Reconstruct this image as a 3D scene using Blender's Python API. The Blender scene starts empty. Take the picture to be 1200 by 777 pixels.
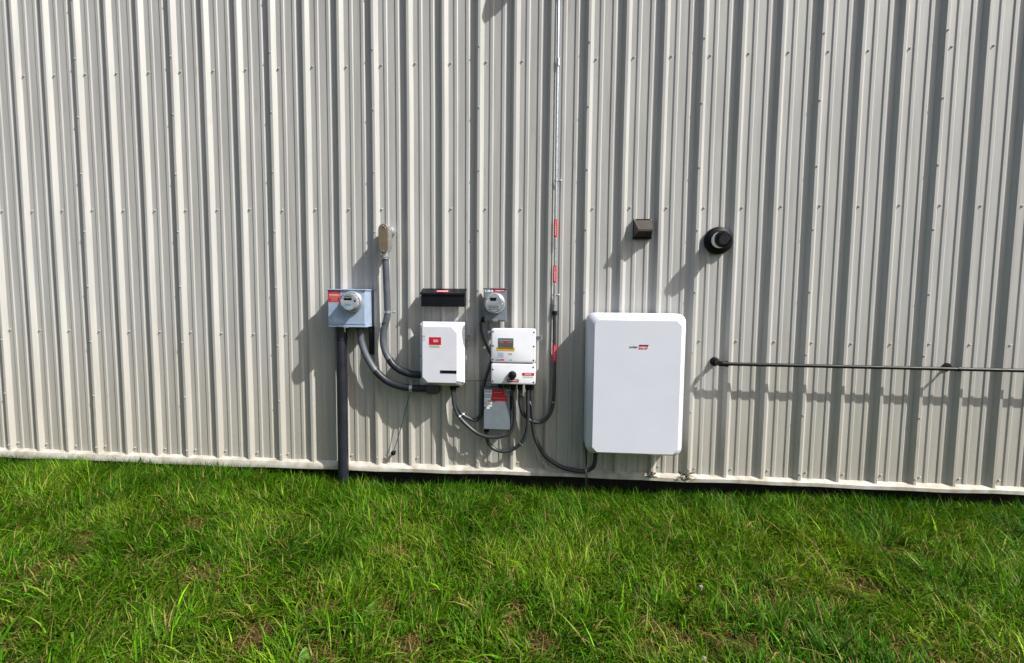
import bpy, bmesh, math, random
import numpy as np
from mathutils import Vector, Matrix

random.seed(7)
rng = np.random.default_rng(11)
scene = bpy.context.scene
COL = scene.collection

# ------------------------------------------------------------------ camera
CAM = Vector((0.0, -4.1459, 1.72))
yaw, pitch, roll = -0.08138, -0.07316, 0.00934
fwd = Vector((math.sin(yaw) * math.cos(pitch), math.cos(yaw) * math.cos(pitch), math.sin(pitch)))
rt = Vector((math.cos(yaw), -math.sin(yaw), 0.0))
up = rt.cross(fwd)
rt2 = rt * math.cos(roll) + up * math.sin(roll)
up2 = -rt * math.sin(roll) + up * math.cos(roll)
cam_data = bpy.data.cameras.new("camera")
cam_data.sensor_width = 36.0
cam_data.lens = 559.94 / 1200.0 * 36.0
cam_data.clip_start = 0.05
cam_data.clip_end = 2000.0
cam = bpy.data.objects.new("camera", cam_data)
COL.objects.link(cam)
M = Matrix((rt2, up2, -fwd)).transposed().to_4x4()
M.translation = CAM
cam.matrix_world = M
scene.camera = cam

# ------------------------------------------------------------------ sky and sun
SUN_FROM = Vector((2.05, -1.0, 2.35)).normalized()
elev = math.asin(SUN_FROM.z)
azim = math.atan2(SUN_FROM.x, SUN_FROM.y)
world = bpy.data.worlds.new("World")
scene.world = world
world.use_nodes = True
wn = world.node_tree
for n in list(wn.nodes):
    wn.nodes.remove(n)
sky = wn.nodes.new("ShaderNodeTexSky")
sky.sky_type = 'NISHITA'
sky.sun_disc = False
sky.sun_elevation = elev
sky.sun_rotation = azim
sky.air_density = 1.0
sky.dust_density = 4.0
sky.ozone_density = 1.0
bg = wn.nodes.new("ShaderNodeBackground")
bg.inputs['Strength'].default_value = 0.10
wo = wn.nodes.new("ShaderNodeOutputWorld")
wn.links.new(sky.outputs[0], bg.inputs['Color'])
wn.links.new(bg.outputs[0], wo.inputs['Surface'])

sd = bpy.data.lights.new("sun", 'SUN')
sd.energy = 5.0
sd.angle = math.radians(0.5)
sd.color = (1.0, 0.972, 0.925)
sun = bpy.data.objects.new("sun", sd)
COL.objects.link(sun)
sun.location = SUN_FROM * 30
sun.rotation_euler = (-SUN_FROM).to_track_quat('-Z', 'Y').to_euler()

vs = scene.view_settings
vs.view_transform = 'Standard'
vs.look = 'None'
vs.gamma = 1.0
vs.use_curve_mapping = False
vs.exposure = 0.32


# ------------------------------------------------------------------ materials
MATS = {}


def mat(name, color, rough=0.5, metal=0.0, var=0.0, vscale=20.0, bump=0.0, bscale=200.0, spec=0.5,
        stretch=(1, 1, 1), tint2=None):
    if name in MATS:
        return MATS[name]
    m = bpy.data.materials.new(name)
    m.use_nodes = True
    nt = m.node_tree
    b = nt.nodes['Principled BSDF']
    b.inputs['Base Color'].default_value = (*color, 1)
    b.inputs['Roughness'].default_value = rough
    b.inputs['Metallic'].default_value = metal
    b.inputs['Specular IOR Level'].default_value = spec
    tc = nt.nodes.new('ShaderNodeTexCoord')
    mp = nt.nodes.new('ShaderNodeMapping')
    mp.inputs['Scale'].default_value = stretch
    nt.links.new(tc.outputs['Object'], mp.inputs['Vector'])
    if var > 0:
        no = nt.nodes.new('ShaderNodeTexNoise')
        no.inputs['Scale'].default_value = vscale
        no.inputs['Detail'].default_value = 6
        nt.links.new(mp.outputs[0], no.inputs['Vector'])
        rp = nt.nodes.new('ShaderNodeValToRGB')
        rp.color_ramp.elements[0].position = 0.3
        rp.color_ramp.elements[1].position = 0.7
        lo = tint2 if tint2 else tuple(c * (1 - var) for c in color)
        hi = tuple(min(1, c * (1 + var * 0.6)) for c in color)
        rp.color_ramp.elements[0].color = (*lo, 1)
        rp.color_ramp.elements[1].color = (*hi, 1)
        nt.links.new(no.outputs['Fac'], rp.inputs['Fac'])
        nt.links.new(rp.outputs['Color'], b.inputs['Base Color'])
        mr = nt.nodes.new('ShaderNodeMapRange')
        mr.inputs['To Min'].default_value = max(0, rough - 0.08)
        mr.inputs['To Max'].default_value = min(1, rough + 0.1)
        nt.links.new(no.outputs['Fac'], mr.inputs['Value'])
        nt.links.new(mr.outputs[0], b.inputs['Roughness'])
    if bump > 0:
        n2 = nt.nodes.new('ShaderNodeTexNoise')
        n2.inputs['Scale'].default_value = bscale
        n2.inputs['Detail'].default_value = 4
        nt.links.new(mp.outputs[0], n2.inputs['Vector'])
        bp = nt.nodes.new('ShaderNodeBump')
        bp.inputs['Strength'].default_value = bump
        bp.inputs['Distance'].default_value = 0.002
        nt.links.new(n2.outputs['Fac'], bp.inputs['Height'])
        nt.links.new(bp.outputs[0], b.inputs['Normal'])
    MATS[name] = m
    return m


def siding_material():
    m = bpy.data.materials.new('siding_paint')
    m.use_nodes = True
    nt = m.node_tree
    L = nt.links
    b = nt.nodes['Principled BSDF']
    b.inputs['Roughness'].default_value = 0.42
    b.inputs['Specular IOR Level'].default_value = 0.45
    tc = nt.nodes.new('ShaderNodeTexCoord')
    # long vertical weathering streaks
    mp = nt.nodes.new('ShaderNodeMapping')
    mp.inputs['Scale'].default_value = (9.0, 9.0, 0.5)
    L.new(tc.outputs['Object'], mp.inputs['Vector'])
    n1 = nt.nodes.new('ShaderNodeTexNoise')
    n1.inputs['Scale'].default_value = 2.2
    n1.inputs['Detail'].default_value = 7
    L.new(mp.outputs[0], n1.inputs['Vector'])
    r1 = nt.nodes.new('ShaderNodeValToRGB')
    r1.color_ramp.elements[0].position = 0.28
    r1.color_ramp.elements[0].color = (0.370, 0.371, 0.356, 1)
    r1.color_ramp.elements[1].position = 0.62
    r1.color_ramp.elements[1].color = (0.450, 0.450, 0.433, 1)
    L.new(n1.outputs['Fac'], r1.inputs['Fac'])
    # soil splash mixed with warm ground-bounce light painted in, fading up the wall
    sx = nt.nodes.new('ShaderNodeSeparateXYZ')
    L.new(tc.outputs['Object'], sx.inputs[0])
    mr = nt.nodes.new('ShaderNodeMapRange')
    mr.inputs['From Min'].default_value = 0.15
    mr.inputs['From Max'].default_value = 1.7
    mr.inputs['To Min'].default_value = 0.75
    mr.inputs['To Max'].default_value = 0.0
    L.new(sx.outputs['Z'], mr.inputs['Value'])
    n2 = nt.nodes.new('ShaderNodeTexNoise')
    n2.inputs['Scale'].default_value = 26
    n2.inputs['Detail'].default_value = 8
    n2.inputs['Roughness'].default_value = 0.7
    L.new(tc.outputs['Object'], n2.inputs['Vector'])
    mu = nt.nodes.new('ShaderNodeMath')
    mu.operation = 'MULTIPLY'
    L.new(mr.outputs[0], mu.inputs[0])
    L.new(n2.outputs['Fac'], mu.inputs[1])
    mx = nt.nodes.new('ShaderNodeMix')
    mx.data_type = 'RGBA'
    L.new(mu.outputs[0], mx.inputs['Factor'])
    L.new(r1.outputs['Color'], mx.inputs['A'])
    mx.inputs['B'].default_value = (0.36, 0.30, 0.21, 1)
    # rusty specks
    n3 = nt.nodes.new('ShaderNodeTexNoise')
    mp3 = nt.nodes.new('ShaderNodeMapping')
    mp3.inputs['Scale'].default_value = (1, 1, 0.22)
    L.new(tc.outputs['Object'], mp3.inputs['Vector'])
    L.new(mp3.outputs[0], n3.inputs['Vector'])
    n3.inputs['Scale'].default_value = 14
    n3.inputs['Detail'].default_value = 9
    r3 = nt.nodes.new('ShaderNodeValToRGB')
    r3.color_ramp.elements[0].position = 0.66
    r3.color_ramp.elements[0].color = (0, 0, 0, 1)
    r3.color_ramp.elements[1].position = 0.80
    r3.color_ramp.elements[1].color = (0.5, 0.5, 0.5, 1)
    L.new(n3.outputs['Fac'], r3.inputs['Fac'])
    mx2 = nt.nodes.new('ShaderNodeMix')
    mx2.data_type = 'RGBA'
    L.new(r3.outputs['Color'], mx2.inputs['Factor'])
    L.new(mx.outputs['Result'], mx2.inputs['A'])
    mx2.inputs['B'].default_value = (0.30, 0.23, 0.15, 1)
    # sheets from different coils differ a little
    oi = nt.nodes.new('ShaderNodeObjectInfo')
    mv = nt.nodes.new('ShaderNodeMapRange')
    mv.inputs['To Min'].default_value = 0.95
    mv.inputs['To Max'].default_value = 1.05
    L.new(oi.outputs['Random'], mv.inputs['Value'])
    vm = nt.nodes.new('ShaderNodeVectorMath')
    vm.operation = 'SCALE'
    L.new(mx2.outputs['Result'], vm.inputs[0])
    L.new(mv.outputs[0], vm.inputs['Scale'])
    L.new(vm.outputs['Vector'], b.inputs['Base Color'])
    # gentle oil-canning of the sheet
    mpb = nt.nodes.new('ShaderNodeMapping')
    mpb.inputs['Scale'].default_value = (6, 6, 1.6)
    L.new(tc.outputs['Object'], mpb.inputs['Vector'])
    nb = nt.nodes.new('ShaderNodeTexNoise')
    nb.inputs['Scale'].default_value = 1.5
    nb.inputs['Detail'].default_value = 2
    L.new(mpb.outputs[0], nb.inputs['Vector'])
    bp = nt.nodes.new('ShaderNodeBump')
    bp.inputs['Strength'].default_value = 0.35
    bp.inputs['Distance'].default_value = 0.006
    L.new(nb.outputs['Fac'], bp.inputs['Height'])
    L.new(bp.outputs[0], b.inputs['Normal'])
    return m


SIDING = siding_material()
WHITE = mat('white_powder_coat', (0.70, 0.715, 0.79), 0.38, var=0.03, vscale=9, bump=0.12, bscale=500)
WHITE2 = mat('white_enclosure_plastic', (0.70, 0.715, 0.77), 0.45, var=0.05, vscale=7, bump=0.15, bscale=300)
BATT = mat('battery_white_paint', (0.68, 0.70, 0.79), 0.33, var=0.025, vscale=4, bump=0.08, bscale=500)
BLUEGREY = mat('meter_box_sky_tint', (0.315, 0.405, 0.545), 0.45, metal=0.0, var=0.10, vscale=14, bump=0.1)  # blue sky reflected in galvanised steel, put into the base colour
GREY_STEEL = mat('grey_painted_steel', (0.13, 0.155, 0.18), 0.45, metal=0.1, var=0.10, vscale=14, bump=0.1)
LIGHT_STEEL = mat('light_grey_steel', (0.18, 0.215, 0.25), 0.45, metal=0.0, var=0.1, vscale=18, bump=0.1)
GALV = mat('galvanised_steel', (0.55, 0.58, 0.62), 0.34, metal=0.85, var=0.2, vscale=60)
ZINC = mat('cast_zinc', (0.42, 0.43, 0.44), 0.45, metal=0.6, var=0.2, vscale=40, bump=0.2)
PVC = mat('grey_pvc', (0.088, 0.100, 0.120), 0.36, var=0.14, vscale=16, bump=0.1)
RISER = mat('dark_riser_pvc', (0.013, 0.015, 0.024), 0.45, var=0.3, vscale=12, bump=0.1)
FLEX = mat('liquid_tight_jacket', (0.038, 0.041, 0.047), 0.38, var=0.25, vscale=18, bump=0.15, bscale=90)
BLACK = mat('black_plastic', (0.004, 0.0042, 0.005), 0.5, var=0.3, vscale=12, bump=0.1, spec=0.2)
BLACKMET = mat('black_sheet_metal', (0.004, 0.005, 0.008), 0.45, var=0.3, vscale=8, bump=0.08, spec=0.3)
IRON = mat('black_iron_pipe', (0.005, 0.005, 0.005), 0.42, metal=0.0, var=0.3, vscale=30, bump=0.2, spec=0.3)
BROWNPLATE = mat('tan_cover_plate', (0.20, 0.155, 0.105), 0.5, metal=0.25, var=0.18, vscale=30, bump=0.15)
HOOD = mat('weathered_hood_brown', (0.058, 0.050, 0.040), 0.6, var=0.25, vscale=25, bump=0.2)
HOODDARK = mat('hood_inside', (0.012, 0.011, 0.010), 0.7)
RED = mat('warning_red_vinyl', (0.54, 0.014, 0.035), 0.45, var=0.15, vscale=50)
DARKRED = mat('faded_red_vinyl', (0.33, 0.012, 0.03), 0.5, var=0.15, vscale=50)
LWHITE = mat('label_white', (0.78, 0.78, 0.78), 0.5)
LGREY = mat('label_grey', (0.42, 0.44, 0.46), 0.5)
LBLUE = mat('label_blue_print', (0.18, 0.36, 0.60), 0.5)
LYELLOW = mat('label_yellow', (0.62, 0.36, 0.02), 0.5, var=0.2, vscale=80)
LLIME = mat('label_lime', (0.45, 0.55, 0.05), 0.5)
LBLACK = mat('print_black', (0.012, 0.012, 0.012), 0.5)
LTAN = mat('label_tan', (0.42, 0.33, 0.20), 0.5)
GRILLE = mat('grille_grey', (0.06, 0.065, 0.075), 0.4)
SCREEN = mat('dark_display', (0.006, 0.007, 0.008), 0.2)
PANELGREY = mat('display_grey_panel', (0.10, 0.10, 0.10), 0.3)
METERFACE = mat('meter_face', (0.50, 0.53, 0.57), 0.5, var=0.15, vscale=60)
METERRING = mat('meter_ring', (0.55, 0.57, 0.60), 0.3, metal=0.7)
WIREW = mat('bare_pale_wire', (0.42, 0.42, 0.40), 0.45)
WIREB = mat('blue_green_wire', (0.03, 0.06, 0.09), 0.5)
TRIM = mat('trim_paint', (0.56, 0.55, 0.51), 0.45, var=0.10, vscale=11, tint2=(0.36, 0.32, 0.25), bump=0.15, bscale=40)
SKIRT = mat('shade_dark_board', (0.018, 0.014, 0.011), 0.9, var=0.4, vscale=10, bump=0.4, bscale=40)  # near-black so the deep shade below the trim is in the colour
ROOFM = mat('roof_paint', (0.22, 0.22, 0.21), 0.5)
SCREWM = mat('painted_screw', (0.45, 0.45, 0.42), 0.4, metal=0.2)
RUBBER = mat('rubber_washer', (0.03, 0.03, 0.03), 0.7)
DRYWEED = mat('dry_weed', (0.13, 0.11, 0.08), 0.9, var=0.4, vscale=60)
WEEDLEAF = mat('broad_leaf', (0.085, 0.19, 0.012), 0.6, var=0.25, vscale=40)
PETAL = mat('clover_petal', (0.72, 0.70, 0.62), 0.7)
GREENSEAL = mat('green_seal', (0.05, 0.10, 0.05), 0.5)


def glass_mat():
    m = bpy.data.materials.new('meter_glass')
    m.use_nodes = True
    b = m.node_tree.nodes['Principled BSDF']
    b.inputs['Base Color'].default_value = (0.92, 0.95, 0.96, 1)
    b.inputs['Roughness'].default_value = 0.06
    b.inputs['Transmission Weight'].default_value = 1.0
    b.inputs['IOR'].default_value = 1.12
    return m


GLASS = glass_mat()


# ------------------------------------------------------------------ helpers
def root_loc(o):
    v = Vector((0, 0, 0))
    while o is not None:
        v += o.location
        o = o.parent
    return v


def tag(o, label=None, cat=None, group=None, kind=None):
    if label:
        o['label'] = label
    if cat:
        o['category'] = cat
    if group:
        o['group'] = group
    if kind:
        o['kind'] = kind
    return o


def thing(name, label, cat, loc, group=None):
    o = bpy.data.objects.new(name, None)
    o.empty_display_size = 0.05
    COL.objects.link(o)
    o.location = loc
    return tag(o, label, cat, group)


def obj(name, bm, m, parent=None, smooth=None, label=None):
    """link a world-coordinate bmesh as one mesh object; its origin is its thing's base"""
    me = bpy.data.meshes.new(name)
    bm.normal_update()
    bm.to_mesh(me)
    bm.free()
    if isinstance(m, (list, tuple)):
        for k in m:
            me.materials.append(k)
    else:
        me.materials.append(m)
    if smooth is not None:
        me.shade_smooth()
        if smooth < 179:
            me.set_sharp_from_angle(angle=math.radians(smooth))
    o = bpy.data.objects.new(name, me)
    COL.objects.link(o)
    if parent is not None:
        off = root_loc(parent)
        me.transform(Matrix.Translation(-off))
        o.parent = parent
    if label:
        o['label'] = label
    return o


def box(x0, x1, z0, z1, d0, d1, bevel=0.0, seg=2, bm=None):
    """d0, d1: distances out from the wall plane (towards -Y)"""
    b = bmesh.new()
    bmesh.ops.create_cube(b, size=1)
    bmesh.ops.scale(b, vec=(x1 - x0, abs(d1 - d0), z1 - z0), verts=b.verts)
    bmesh.ops.translate(b, vec=((x0 + x1) / 2, -(d0 + d1) / 2, (z0 + z1) / 2), verts=b.verts)
    if bevel > 0:
        bmesh.ops.bevel(b, geom=b.edges[:], offset=bevel, segments=seg, profile=0.5, affect='EDGES')
    if bm is None:
        return b
    me = bpy.data.meshes.new('tmp')
    b.to_mesh(me)
    b.free()
    bm.from_mesh(me)
    bpy.data.meshes.remove(me)
    return bm


def rrect(x0, x1, z0, z1, r, n=5):
    pts = []
    for cx, cz, a0 in ((x1 - r, z1 - r, 0), (x0 + r, z1 - r, 90), (x0 + r, z0 + r, 180), (x1 - r, z0 + r, 270)):
        for i in range(n + 1):
            a = math.radians(a0 + 90 * i / n)
            pts.append((cx + r * math.cos(a), cz + r * math.sin(a)))
    return pts


def loft(rings, cap_front=True, cap_back=True):
    """rings: list of (outline, depth) with the same point count"""
    b = bmesh.new()
    vr = [[b.verts.new((p[0], -d, p[1])) for p in pts] for pts, d in rings]
    n = len(vr[0])
    for a, c in zip(vr[:-1], vr[1:]):
        for i in range(n):
            b.faces.new((a[i], a[(i + 1) % n], c[(i + 1) % n], c[i]))
    if cap_front:
        b.faces.new(vr[-1])
    if cap_back:
        b.faces.new(list(reversed(vr[0])))
    bmesh.ops.recalc_face_normals(b, faces=b.faces[:])
    return b


def lathe(cx, cz, prof, n=40, cap0=True, cap1=True):
    """prof: list of (radius, depth) around the axis pointing out of the wall"""
    rings = []
    for r, d in prof:
        rings.append(([(cx + r * math.cos(2 * math.pi * i / n), cz + r * math.sin(2 * math.pi * i / n))
                       for i in range(n)], d))
    return loft(rings, cap1, cap0)


def smooth_path(pts, per=10):
    P = [Vector(p) for p in pts]
    P = [P[0] * 2 - P[1]] + P + [P[-1] * 2 - P[-2]]
    out = []
    for i in range(1, len(P) - 2):
        p0, p1, p2, p3 = P[i - 1:i + 3]
        for k in range(per):
            t = k / per
            out.append(0.5 * ((2 * p1) + (-p0 + p2) * t + (2 * p0 - 5 * p1 + 4 * p2 - p3) * t * t
                              + (-p0 + 3 * p1 - 3 * p2 + p3) * t ** 3))
    out.append(P[-2].copy())
    return out


def tube(pts, r, n=14, smooth=True, per=10, ridge=0.0):
    """pts: (x, z, depth)"""
    path = [Vector((p[0], -p[2], p[1])) for p in pts]
    if smooth:
        path = smooth_path(path, per)
    b = bmesh.new()
    rings = []
    nrm = None
    for i, p in enumerate(path):
        t = (path[min(i + 1, len(path) - 1)] - path[max(i - 1, 0)]).normalized()
        if nrm is None:
            a = Vector((0, -1, 0)) if abs(t.y) < 0.9 else Vector((1, 0, 0))
            nrm = (a - t * a.dot(t)).normalized()
        else:
            nrm = (nrm - t * nrm.dot(t)).normalized()
        bn = t.cross(nrm)
        rr = r * (1 + (ridge if i % 2 else 0))
        rings.append([b.verts.new(p + (nrm * math.cos(2 * math.pi * k / n) + bn * math.sin(2 * math.pi * k / n)) * rr)
                      for k in range(n)])
    for a, c in zip(rings[:-1], rings[1:]):
        for k in range(n):
            b.faces.new((a[k], a[(k + 1) % n], c[(k + 1) % n], c[k]))
    b.faces.new(rings[0])
    b.faces.new(rings[-1])
    bmesh.ops.recalc_face_normals(b, faces=b.faces[:])
    return b


def rod(p0, p1, r, n=16):
    return tube([p0, p1], r, n, smooth=False)


def hexhead(cx, cz, d, r=0.006, h=0.005):
    return lathe(cx, cz, [(r * 1.7, d), (r * 1.7, d + 0.0015), (r, d + 0.002), (r, d + h), (r * .8, d + h + .001)], 6)


def plate(name, x0, x1, z0, z1, d, m, parent, t=0.0012, r=0.0):
    if r > 0:
        b = loft([(rrect(x0, x1, z0, z1, r, 3), d - 0.0005), (rrect(x0, x1, z0, z1, r, 3), d + t)])
    else:
        b = box(x0, x1, z0, z1, d - 0.0005, d + t)
    return obj(name, b, m, parent)


def lettering(body, x, z, d, height, m, parent, width=None, vertical=False, shear=0.0, name='lettering', bold=0.0):
    cu = bpy.data.curves.new('tmp_text', 'FONT')
    cu.body = body
    cu.size = 1.0
    cu.extrude = 0.0
    cu.offset = bold
    cu.shear = shear
    cu.resolution_u = 3
    to = bpy.data.objects.new('tmp_text', cu)
    COL.objects.link(to)
    bpy.context.view_layer.update()
    dg = bpy.context.evaluated_depsgraph_get()
    me = bpy.data.meshes.new_from_object(to.evaluated_get(dg))
    bpy.data.objects.remove(to)
    bpy.data.curves.remove(cu)
    co = np.array([v.co[:] for v in me.vertices])
    lo, hi = co.min(0), co.max(0)
    s = height / (hi[1] - lo[1])
    sxx = (width / (hi[0] - lo[0])) if width else s
    for v in me.vertices:
        a = (v.co.x - lo[0]) * sxx
        c = (v.co.y - lo[1]) * s
        if vertical:
            v.co = (x - c, -d, z + a)
        else:
            v.co = (x + a, -d, z + c)
    me.materials.clear()
    me.materials.append(m)
    o = bpy.data.objects.new(name, me)
    me.name = name
    COL.objects.link(o)
    me.transform(Matrix.Translation(-root_loc(parent)))
    o.parent = parent
    return o


def print_lines(x0, x1, z0, z1, d, n, m, parent, seed=0, name='fine_print'):
    """rows of fine print too small to read: short thin bars, one joined part"""
    r = random.Random(seed)
    b = bmesh.new()
    h = (z1 - z0) / n
    for i in range(n):
        x = x0
        while x < x1 - 0.002:
            w = min(r.uniform(0.003, 0.010), x1 - x)
            zc = z1 - (i + 0.5) * h
            box(x, x + w, zc - h * 0.27, zc + h * 0.27, d - 0.0003, d + 0.0004, bm=b)
            x += w + 0.002
    return tag(obj(name, b, m, parent), kind='stuff')


# ------------------------------------------------------------------ ground
def vnoise(x, y, s, seed):
    """value noise in numpy"""
    x = np.asarray(x) * s + 91.7
    y = np.asarray(y) * s + 37.3
    xi, yi = np.floor(x).astype(np.int64), np.floor(y).astype(np.int64)
    fx, fy = x - xi, y - yi
    fx, fy = fx * fx * (3 - 2 * fx), fy * fy * (3 - 2 * fy)

    def h(a, b):
        v = (a * 374761393 + b * 668265263 + seed * 974711) & 0x7fffffff
        v = ((v ^ (v >> 13)) * 1274126177) & 0x7fffffff
        return ((v ^ (v >> 16)) & 0xffff) / 65535.0
    return (h(xi, yi) * (1 - fx) + h(xi + 1, yi) * fx) * (1 - fy) + (h(xi, yi + 1) * (1 - fx) + h(xi + 1, yi + 1) * fx) * fy


BARE = [(-1.02, -1.09, .10), (-0.9, -1.13, .11), (-0.73, -1.18, .09), (-0.91, -1.65, .09), (-0.83, -1.8, .09),
        (-0.68, -1.97, .13), (-1.24, -1.73, .11), (-0.37, -0.22, .10), (-0.30, -0.20, .10), (-0.2, -1.76, .10),
        (-0.16, -1.63, .07), (0.89, -1.75, .10), (1.02, -1.81, .11), (-0.03, -1.86, .10), (0.68, -1.77, .10),
        (0.52, -1.88, .10), (-1.33, -0.98, .10), (0.87, -1.45, .10), (-2.1, -1.5, .15), (-2.6, -0.9, .14),
        (1.9, -1.2, .15), (2.4, -0.8, .12), (-3.2, -1.2, .16), (-1.45, -1.95, .14)]


def bare_mask(x, y):
    m = np.zeros_like(x)
    for bx, by, br in BARE:
        wob = 0.62 + 0.75 * vnoise(x, y, 16, 5)
        d2 = ((x - bx) ** 2 + ((y - by) * 1.25) ** 2) / (br * wob) ** 2
        m = np.maximum(m, np.clip(1.35 - d2, 0, 1))
    g = vnoise(x, y, 3.1, 21) * 0.6 + vnoise(x, y, 8.3, 22) * 0.4
    low = np.clip((-y - 0.8) / 0.7, 0, 1)
    m = np.maximum(m, np.clip((g - 0.64) * 6, 0, 0.6) * low)
    return m


def ground_z(x, y):
    base = -0.02 + 0.030 * (vnoise(x, y, 1.3, 3) - 0.5) + 0.02 * (vnoise(x, y, 5, 4) - 0.5)
    base = base + 0.05 * np.clip((-x - 2.0) / 1.0, 0, 1) * np.clip(1 - np.abs(y) / 1.5, 0, 1)
    return base


def make_ground():
    xs = np.unique(np.concatenate([np.linspace(-400, -9, 14), np.linspace(-9, 8, 150), np.linspace(8, 400, 14)]))
    ys = np.unique(np.concatenate([np.linspace(-400, -4, 14), np.linspace(-4, 1, 60), np.linspace(1, 400, 14)]))
    X, Y = np.meshgrid(xs, ys)
    Z = ground_z(X, Y)
    verts = np.stack([X.ravel(), Y.ravel(), Z.ravel()], 1)
    nx, ny = len(xs), len(ys)
    faces = [(j * nx + i, j * nx + i + 1, (j + 1) * nx + i + 1, (j + 1) * nx + i) for j in range(ny - 1) for i in range(nx - 1)]
    me = bpy.data.meshes.new('ground')
    me.from_pydata(verts.tolist(), [], faces)
    me.shade_smooth()
    m = bpy.data.materials.new('soil_and_turf')
    m.use_nodes = True
    nt = m.node_tree
    L = nt.links
    b = nt.nodes['Principled BSDF']
    b.inputs['Roughness'].default_value = 0.95
    b.inputs['Specular IOR Level'].default_value = 0.15
    tc = nt.nodes.new('ShaderNodeTexCoord')
    n1 = nt.nodes.new('ShaderNodeTexNoise')
    n1.inputs['Scale'].default_value = 35
    n1.inputs['Detail'].default_value = 10
    n1.inputs['Roughness'].default_value = 0.7
    L.new(tc.outputs['Object'], n1.inputs['Vector'])
    r1 = nt.nodes.new('ShaderNodeValToRGB')
    e = r1.color_ramp.elements
    e[0].position, e[0].color = 0.30, (0.022, 0.015, 0.008, 1)
    e[1].position, e[1].color = 0.75, (0.13, 0.08, 0.036, 1)
    k = e.new(0.52)
    k.color = (0.06, 0.04, 0.018, 1)
    L.new(n1.outputs['Fac'], r1.inputs['Fac'])
    n2 = nt.nodes.new('ShaderNodeTexNoise')
    n2.inputs['Scale'].default_value = 5
    n2.inputs['Detail'].default_value = 8
    L.new(tc.outputs['Object'], n2.inputs['Vector'])
    r2 = nt.nodes.new('ShaderNodeValToRGB')
    r2.color_ramp.elements[0].position = 0.42
    r2.color_ramp.elements[1].position = 0.62
    L.new(n2.outputs['Fac'], r2.inputs['Fac'])
    mx = nt.nodes.new('ShaderNodeMix')
    mx.data_type = 'RGBA'
    L.new(r2.outputs['Color'], mx.inputs['Factor'])
    L.new(r1.outputs['Color'], mx.inputs['A'])
    mx.inputs['B'].default_value = (0.014, 0.022, 0.004, 1)
    L.new(mx.outputs['Result'], b.inputs['Base Color'])
    bp = nt.nodes.new('ShaderNodeBump')
    bp.inputs['Strength'].default_value = 0.8
    bp.inputs['Distance'].default_value = 0.02
    L.new(n1.outputs['Fac'], bp.inputs['Height'])
    L.new(bp.outputs[0], b.inputs['Normal'])
    me.materials.append(m)
    o = bpy.data.objects.new('ground', me)
    COL.objects.link(o)
    tag(o, kind='structure')
    tag(o, 'brown soil with thin turf in front of the metal wall', 'ground')


make_ground()

# ------------------------------------------------------------------ the metal building
RIB0, PITCH = -2.460, 0.3045
PANEL = PITCH * 3
SID_Z0, SID_Z1 = 0.186, 5.15
bld = thing('metal_building', 'long metal building wall clad in pale ribbed vertical steel siding', 'building', (0, 0, 0))


def rib_profile(panel_start):
    """(x, depth) polyline of one sheet: three major ribs, two minor ribs between each pair"""
    pts = []
    hr, hm = 0.032, 0.0065
    for k in range(4):
        c = panel_start + k * PITCH
        lift = 0.0016 if k == 0 else 0.0
        left = [(-0.0365, 0.0 + lift), (-0.0125, hr - 0.0015 + lift), (-0.0105, hr + lift)]
        right = [(0.0105, hr + lift), (0.0125, hr - 0.0015 + lift), (0.036, 0.0015 + lift), (0.039, 0.0)]
        if k < 3:
            if k > 0:
                left = [(-0.039, 0.0), (-0.036, 0.0015)] + left[1:]
            for dx, h in left + right:
                pts.append((c + dx, h))
            for f in (0.1015, 0.2030):
                m0 = c + f
                for dx, h in ((-0.0200, 0), (-0.0180, 0.0008), (-0.0118, hm - 0.0005), (-0.0100, hm), (0.0100, hm),
                              (0.0118, hm - 0.0005), (0.0180, 0.0008), (0.0200, 0)):
                    pts.append((m0 + dx, h))
        else:
            for dx, h in [(-0.039, 0.0), (-0.036, 0.0015)] + left[1:] + right[:2] + [(0.030, 0.008)]:
                pts.append((c + dx, h))
    return pts


def make_panel(i):
    prof = rib_profile(RIB0 + i * PANEL)
    zs = np.linspace(SID_Z0, SID_Z1, 25)
    b = bmesh.new()
    r = random.Random(100 + i)
    ph = r.uniform(0, 6)
    fr, bk = [], []
    for z in zs:
        wob = 0.0012 * math.sin(1.7 * z + ph) + 0.0006 * math.sin(4.1 * z + 2 * ph)
        fr.append([b.verts.new((x + wob, -h, z)) for x, h in prof])
        bk.append([b.verts.new((x + wob, -h + 0.0008, z)) for x, h in prof])
    n = len(prof)
    for j in range(len(zs) - 1):
        for k in range(n - 1):
            b.faces.new((fr[j][k], fr[j][k + 1], fr[j + 1][k + 1], fr[j + 1][k]))
            b.faces.new((bk[j][k + 1], bk[j][k], bk[j + 1][k], bk[j + 1][k + 1]))
        b.faces.new((fr[j][0], fr[j + 1][0], bk[j + 1][0], bk[j][0]))
        b.faces.new((fr[j][-1], bk[j][-1], bk[j + 1][-1], fr[j + 1][-1]))
    for k in range(n - 1):
        b.faces.new((fr[0][k + 1], fr[0][k], bk[0][k], bk[0][k + 1]))
        b.faces.new((fr[-1][k], fr[-1][k + 1], bk[-1][k + 1], bk[-1][k]))
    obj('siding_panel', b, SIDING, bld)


PAN0, PAN1 = -6, 10
for i in range(PAN0, PAN1):
    make_panel(i)
XL, XR = RIB0 + PAN0 * PANEL - 0.03, RIB0 + PAN1 * PANEL + 0.03

# screws, a few pixels each: one joined part
sb = bmesh.new()


def add_screw(x, z, d, r=0.0065):
    t = hexhead(x, z, d, r, 0.011)
    me = bpy.data.meshes.new('t')
    t.to_mesh(me)
    t.free()
    sb.from_mesh(me)
    bpy.data.meshes.remove(me)


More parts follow.
